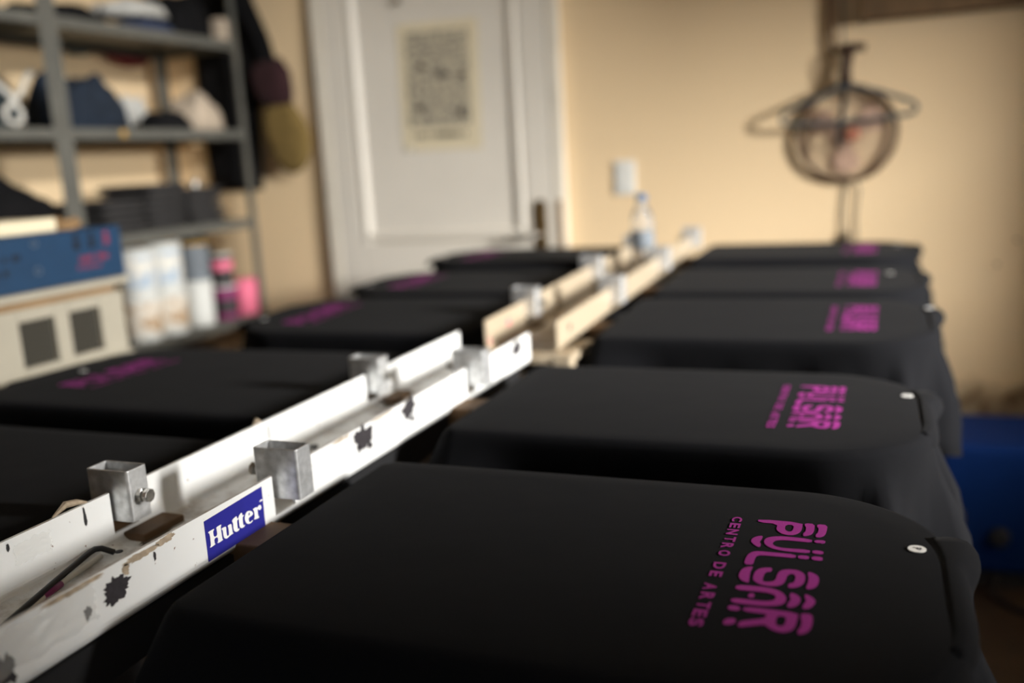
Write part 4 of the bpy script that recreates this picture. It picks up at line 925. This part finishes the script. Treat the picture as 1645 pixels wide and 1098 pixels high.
for name_, yc, cnt in (('left', 2.525, 5), ('middle', 2.735, 7), ('right', 2.955, 6)):
    for k in range(cnt):
        pos = 'bottom one' if k == 0 else ('top one' if k == cnt - 1 else ordn[k] + ' from the bottom')
        lab = f'dark grey folded t-shirt, {pos} of the {name_} stack on the third shelf'
        if proto is None:
            proto = obj('folded_t_shirt', folded_mesh(), MT['charcoal_cloth'], smooth=True); o = proto
        else:
            o = proto.copy(); C.objects.link(o)
        o.location = (-2.535 + rs.uniform(-.008, .008), yc + rs.uniform(-.006, .006), z + .0006 + k * .0237); o.rotation_euler = (0, 0, rs.uniform(-.05, .05))
        tag(o, lab, 't-shirt', 'folded grey t-shirts on the third shelf')
bm = B(); lathe(bm, [(.018, 0), (.02, .004), (.02, .020), (.016, .026), (.010, .028)], (0, 0, 0), 24)
tag(obj('metal_lid', bm, MT['steel'], loc=(-2.47, 2.955, z + 6 * .0237 + .001 - .0235 + .0235 + .0), smooth=False), 'small shiny round tin on top of the right stack of folded t-shirts', 'tin')
# black fabric hung at the back wall between the shelving and the corner
bm = pillow([(-2.70, 2.05), (-2.40, 2.05), (-2.35, 1.70), (-2.37, 1.50), (-2.405, 1.44), (-2.42, 1.12), (-2.68, 1.12), (-2.70, 1.36)], .018, lambda a, b, h: (a, YB - .028 + h, b), 6, .006, 4)
tag(obj('black_garment', bm, MT['black_cloth'], smooth=True), 'long black garment hanging on the back wall behind the end of the shelving', 'garment')
# bag
bag = empty('shoulder_bag', 'maroon and khaki bag hanging by a black strap right of the shelving', 'bag', (-2.27, YB - .06, 1.45))
def bo_(o): return own(o, bag)
kh = smooth_loop([(-2.335, 1.47), (-2.205, 1.475), (-2.170, 1.43), (-2.125, 1.36), (-2.120, 1.27), (-2.165, 1.19), (-2.24, 1.175), (-2.30, 1.22), (-2.335, 1.30), (-2.350, 1.40)], 2)
bo_(obj('bag_body', pillow(kh, .032, lambda a, b, h: (a, YB - .088 + h, b), 6, .006, 2), MT['khaki'], None, smooth=True))
mr = smooth_loop([(-2.385, 1.61), (-2.30, 1.645), (-2.20, 1.632), (-2.178, 1.46), (-2.235, 1.44), (-2.345, 1.445)], 1)
bo_(obj('bag_flap', pillow(mr, .040, lambda a, b, h: (a, YB - .09 + h, b), 6, .006, 5), MT['maroon'], None, smooth=True))
bm = B()
pa = [(-2.50, 2.10), (-2.38, 1.88), (-2.30, 1.72), (-2.262, 1.60)]
prism(bm, [(-2.53, 2.10), (-2.42, 1.86), (-2.335, 1.73), (-2.295, 1.60), (-2.235, 1.60), (-2.265, 1.72), (-2.33, 1.88), (-2.36, 2.10)], lambda p: (p[0], YB - .110, p[1]), lambda p: (p[0], YB - .102, p[1]))
bo_(obj('strap', bm, MT['black_cloth'], None))
bm = B(); lathe(bm, [(.006, 0), (.006, -.13), (.012, -.135), (.001, -.138)], (0, 0, 0), 12, 'y')
bo_(obj('hook', bm, MT['steel'], None, loc=(-2.45, YB, 2.085)))

# fourth shelf: buckets and jars
z = SZ[3]
def can(name, label, cat, x, y, z, r, h, body, band=None, lid=None, bandr=(.15, .85), group='cans and jars on the fourth shelf', handle=False):
    t = empty(name, label, cat, (x, y, z + .0006), group=group)
    bm = B(); lathe(bm, [(r * .92, 0), (r * .95, .004), (r, h * .93), (r * 1.03, h * .94), (r * 1.03, h * .97), (r, h * .975)], n=28); obj('can_body', bm, body, t, smooth=False)
    if band: bm = B(); lathe(bm, [(r * .955 + .0004, h * bandr[0]), (r * .965 + .001, h * bandr[0]), (r * .99 + .0012, h * bandr[1]), (r * .98, h * bandr[1])], n=28); obj('label', bm, band, t)
    if lid: bm = B(); lathe(bm, [(r * 1.045, h * .945), (r * 1.05, h * .95), (r * 1.05, h), (r * .9, h * 1.01)], n=28); obj('lid', bm, lid, t)
    return t
xs = -2.47
can('paint_bucket', 'white tan-labelled bucket, lower left of the four stacked beside the cabinet', 'bucket', xs, 2.60, z, .062, .168, MT['bucket'], MT['tan_label'], MT['bucket'])
can('paint_bucket', 'white bucket with tan and white label, lower right of the four stacked ones', 'bucket', xs, 2.735, z, .064, .168, MT['bucket'], MT['tan_label'], MT['bucket'])
can('paint_bucket', 'white bucket, upper left of the four stacked beside the blue box', 'bucket', xs, 2.60, z + .171, .062, .160, MT['bucket'], MT['bucket_label'], MT['bucket'])
can('paint_bucket', 'white bucket with pale blue label, upper right of the four stacked ones', 'bucket', xs, 2.735, z + .171, .064, .168, MT['bucket'], MT['bucket_label'], MT['bucket'])
can('paint_bucket', 'plain white bucket under the grey jar with the yellow lid', 'bucket', xs, 2.90, z, .056, .175, MT['bucket'], None, MT['bucket'])
can('ink_jar', 'grey labelled jar with a yellow lid standing on a plain white bucket', 'jar', xs, 2.905, z + .178, .053, .145, MT['grey_label'], MT['grey_label'], MT['yellow'])
can('ink_jar', 'dark jar with a white lid and magenta side, bottom of the small jar stack', 'jar', xs + .01, 3.045, z, .050, .135, MT['magenta'], MT['dark_plastic'], MT['bucket'], (.2, .6))
can('ink_jar', 'small jar with white lid and pink band on top of the magenta jar', 'jar', xs + .01, 3.045, z + .1375, .043, .125, MT['dark_plastic'], MT['pink'], MT['bucket'], (.5, .78))
can('ink_jar', 'bright pink plastic jar at the right end of the shelf of cans', 'jar', xs + .025, 3.155, z, .050, .150, MT['pink'])
place_heap('clothes_pile', 'black cloth bundle behind the jars at the right end of the fourth shelf', 'clothes', -2.66, 3.08, z, .11, .13, .32, MT['black_cloth'], 33, .12, G, 5)
# lowest shelf
z = SZ[4]
def bxo(name, label, x, y, sx, sy, h, m): return tag(obj(name, bx(-sx, sx, -sy, sy, 0, h), m, loc=(x, y, z + .0006), bevel=.003), label, 'box', 'boxes on the lowest shelf')
bxo('cardboard_box', 'light tan carton below the cans, just above the t-shirt edge', -2.53, 2.66, .11, .10, .31, MT['cardboard'])
bxo('cardboard_box', 'dark box between the two cartons on the lowest shelf', -2.55, 2.83, .11, .06, .29, MT['dark_plastic'])
bxo('cardboard_box', 'brown carton at the right on the lowest shelf', -2.53, 2.97, .11, .07, .29, MT['plywood'])
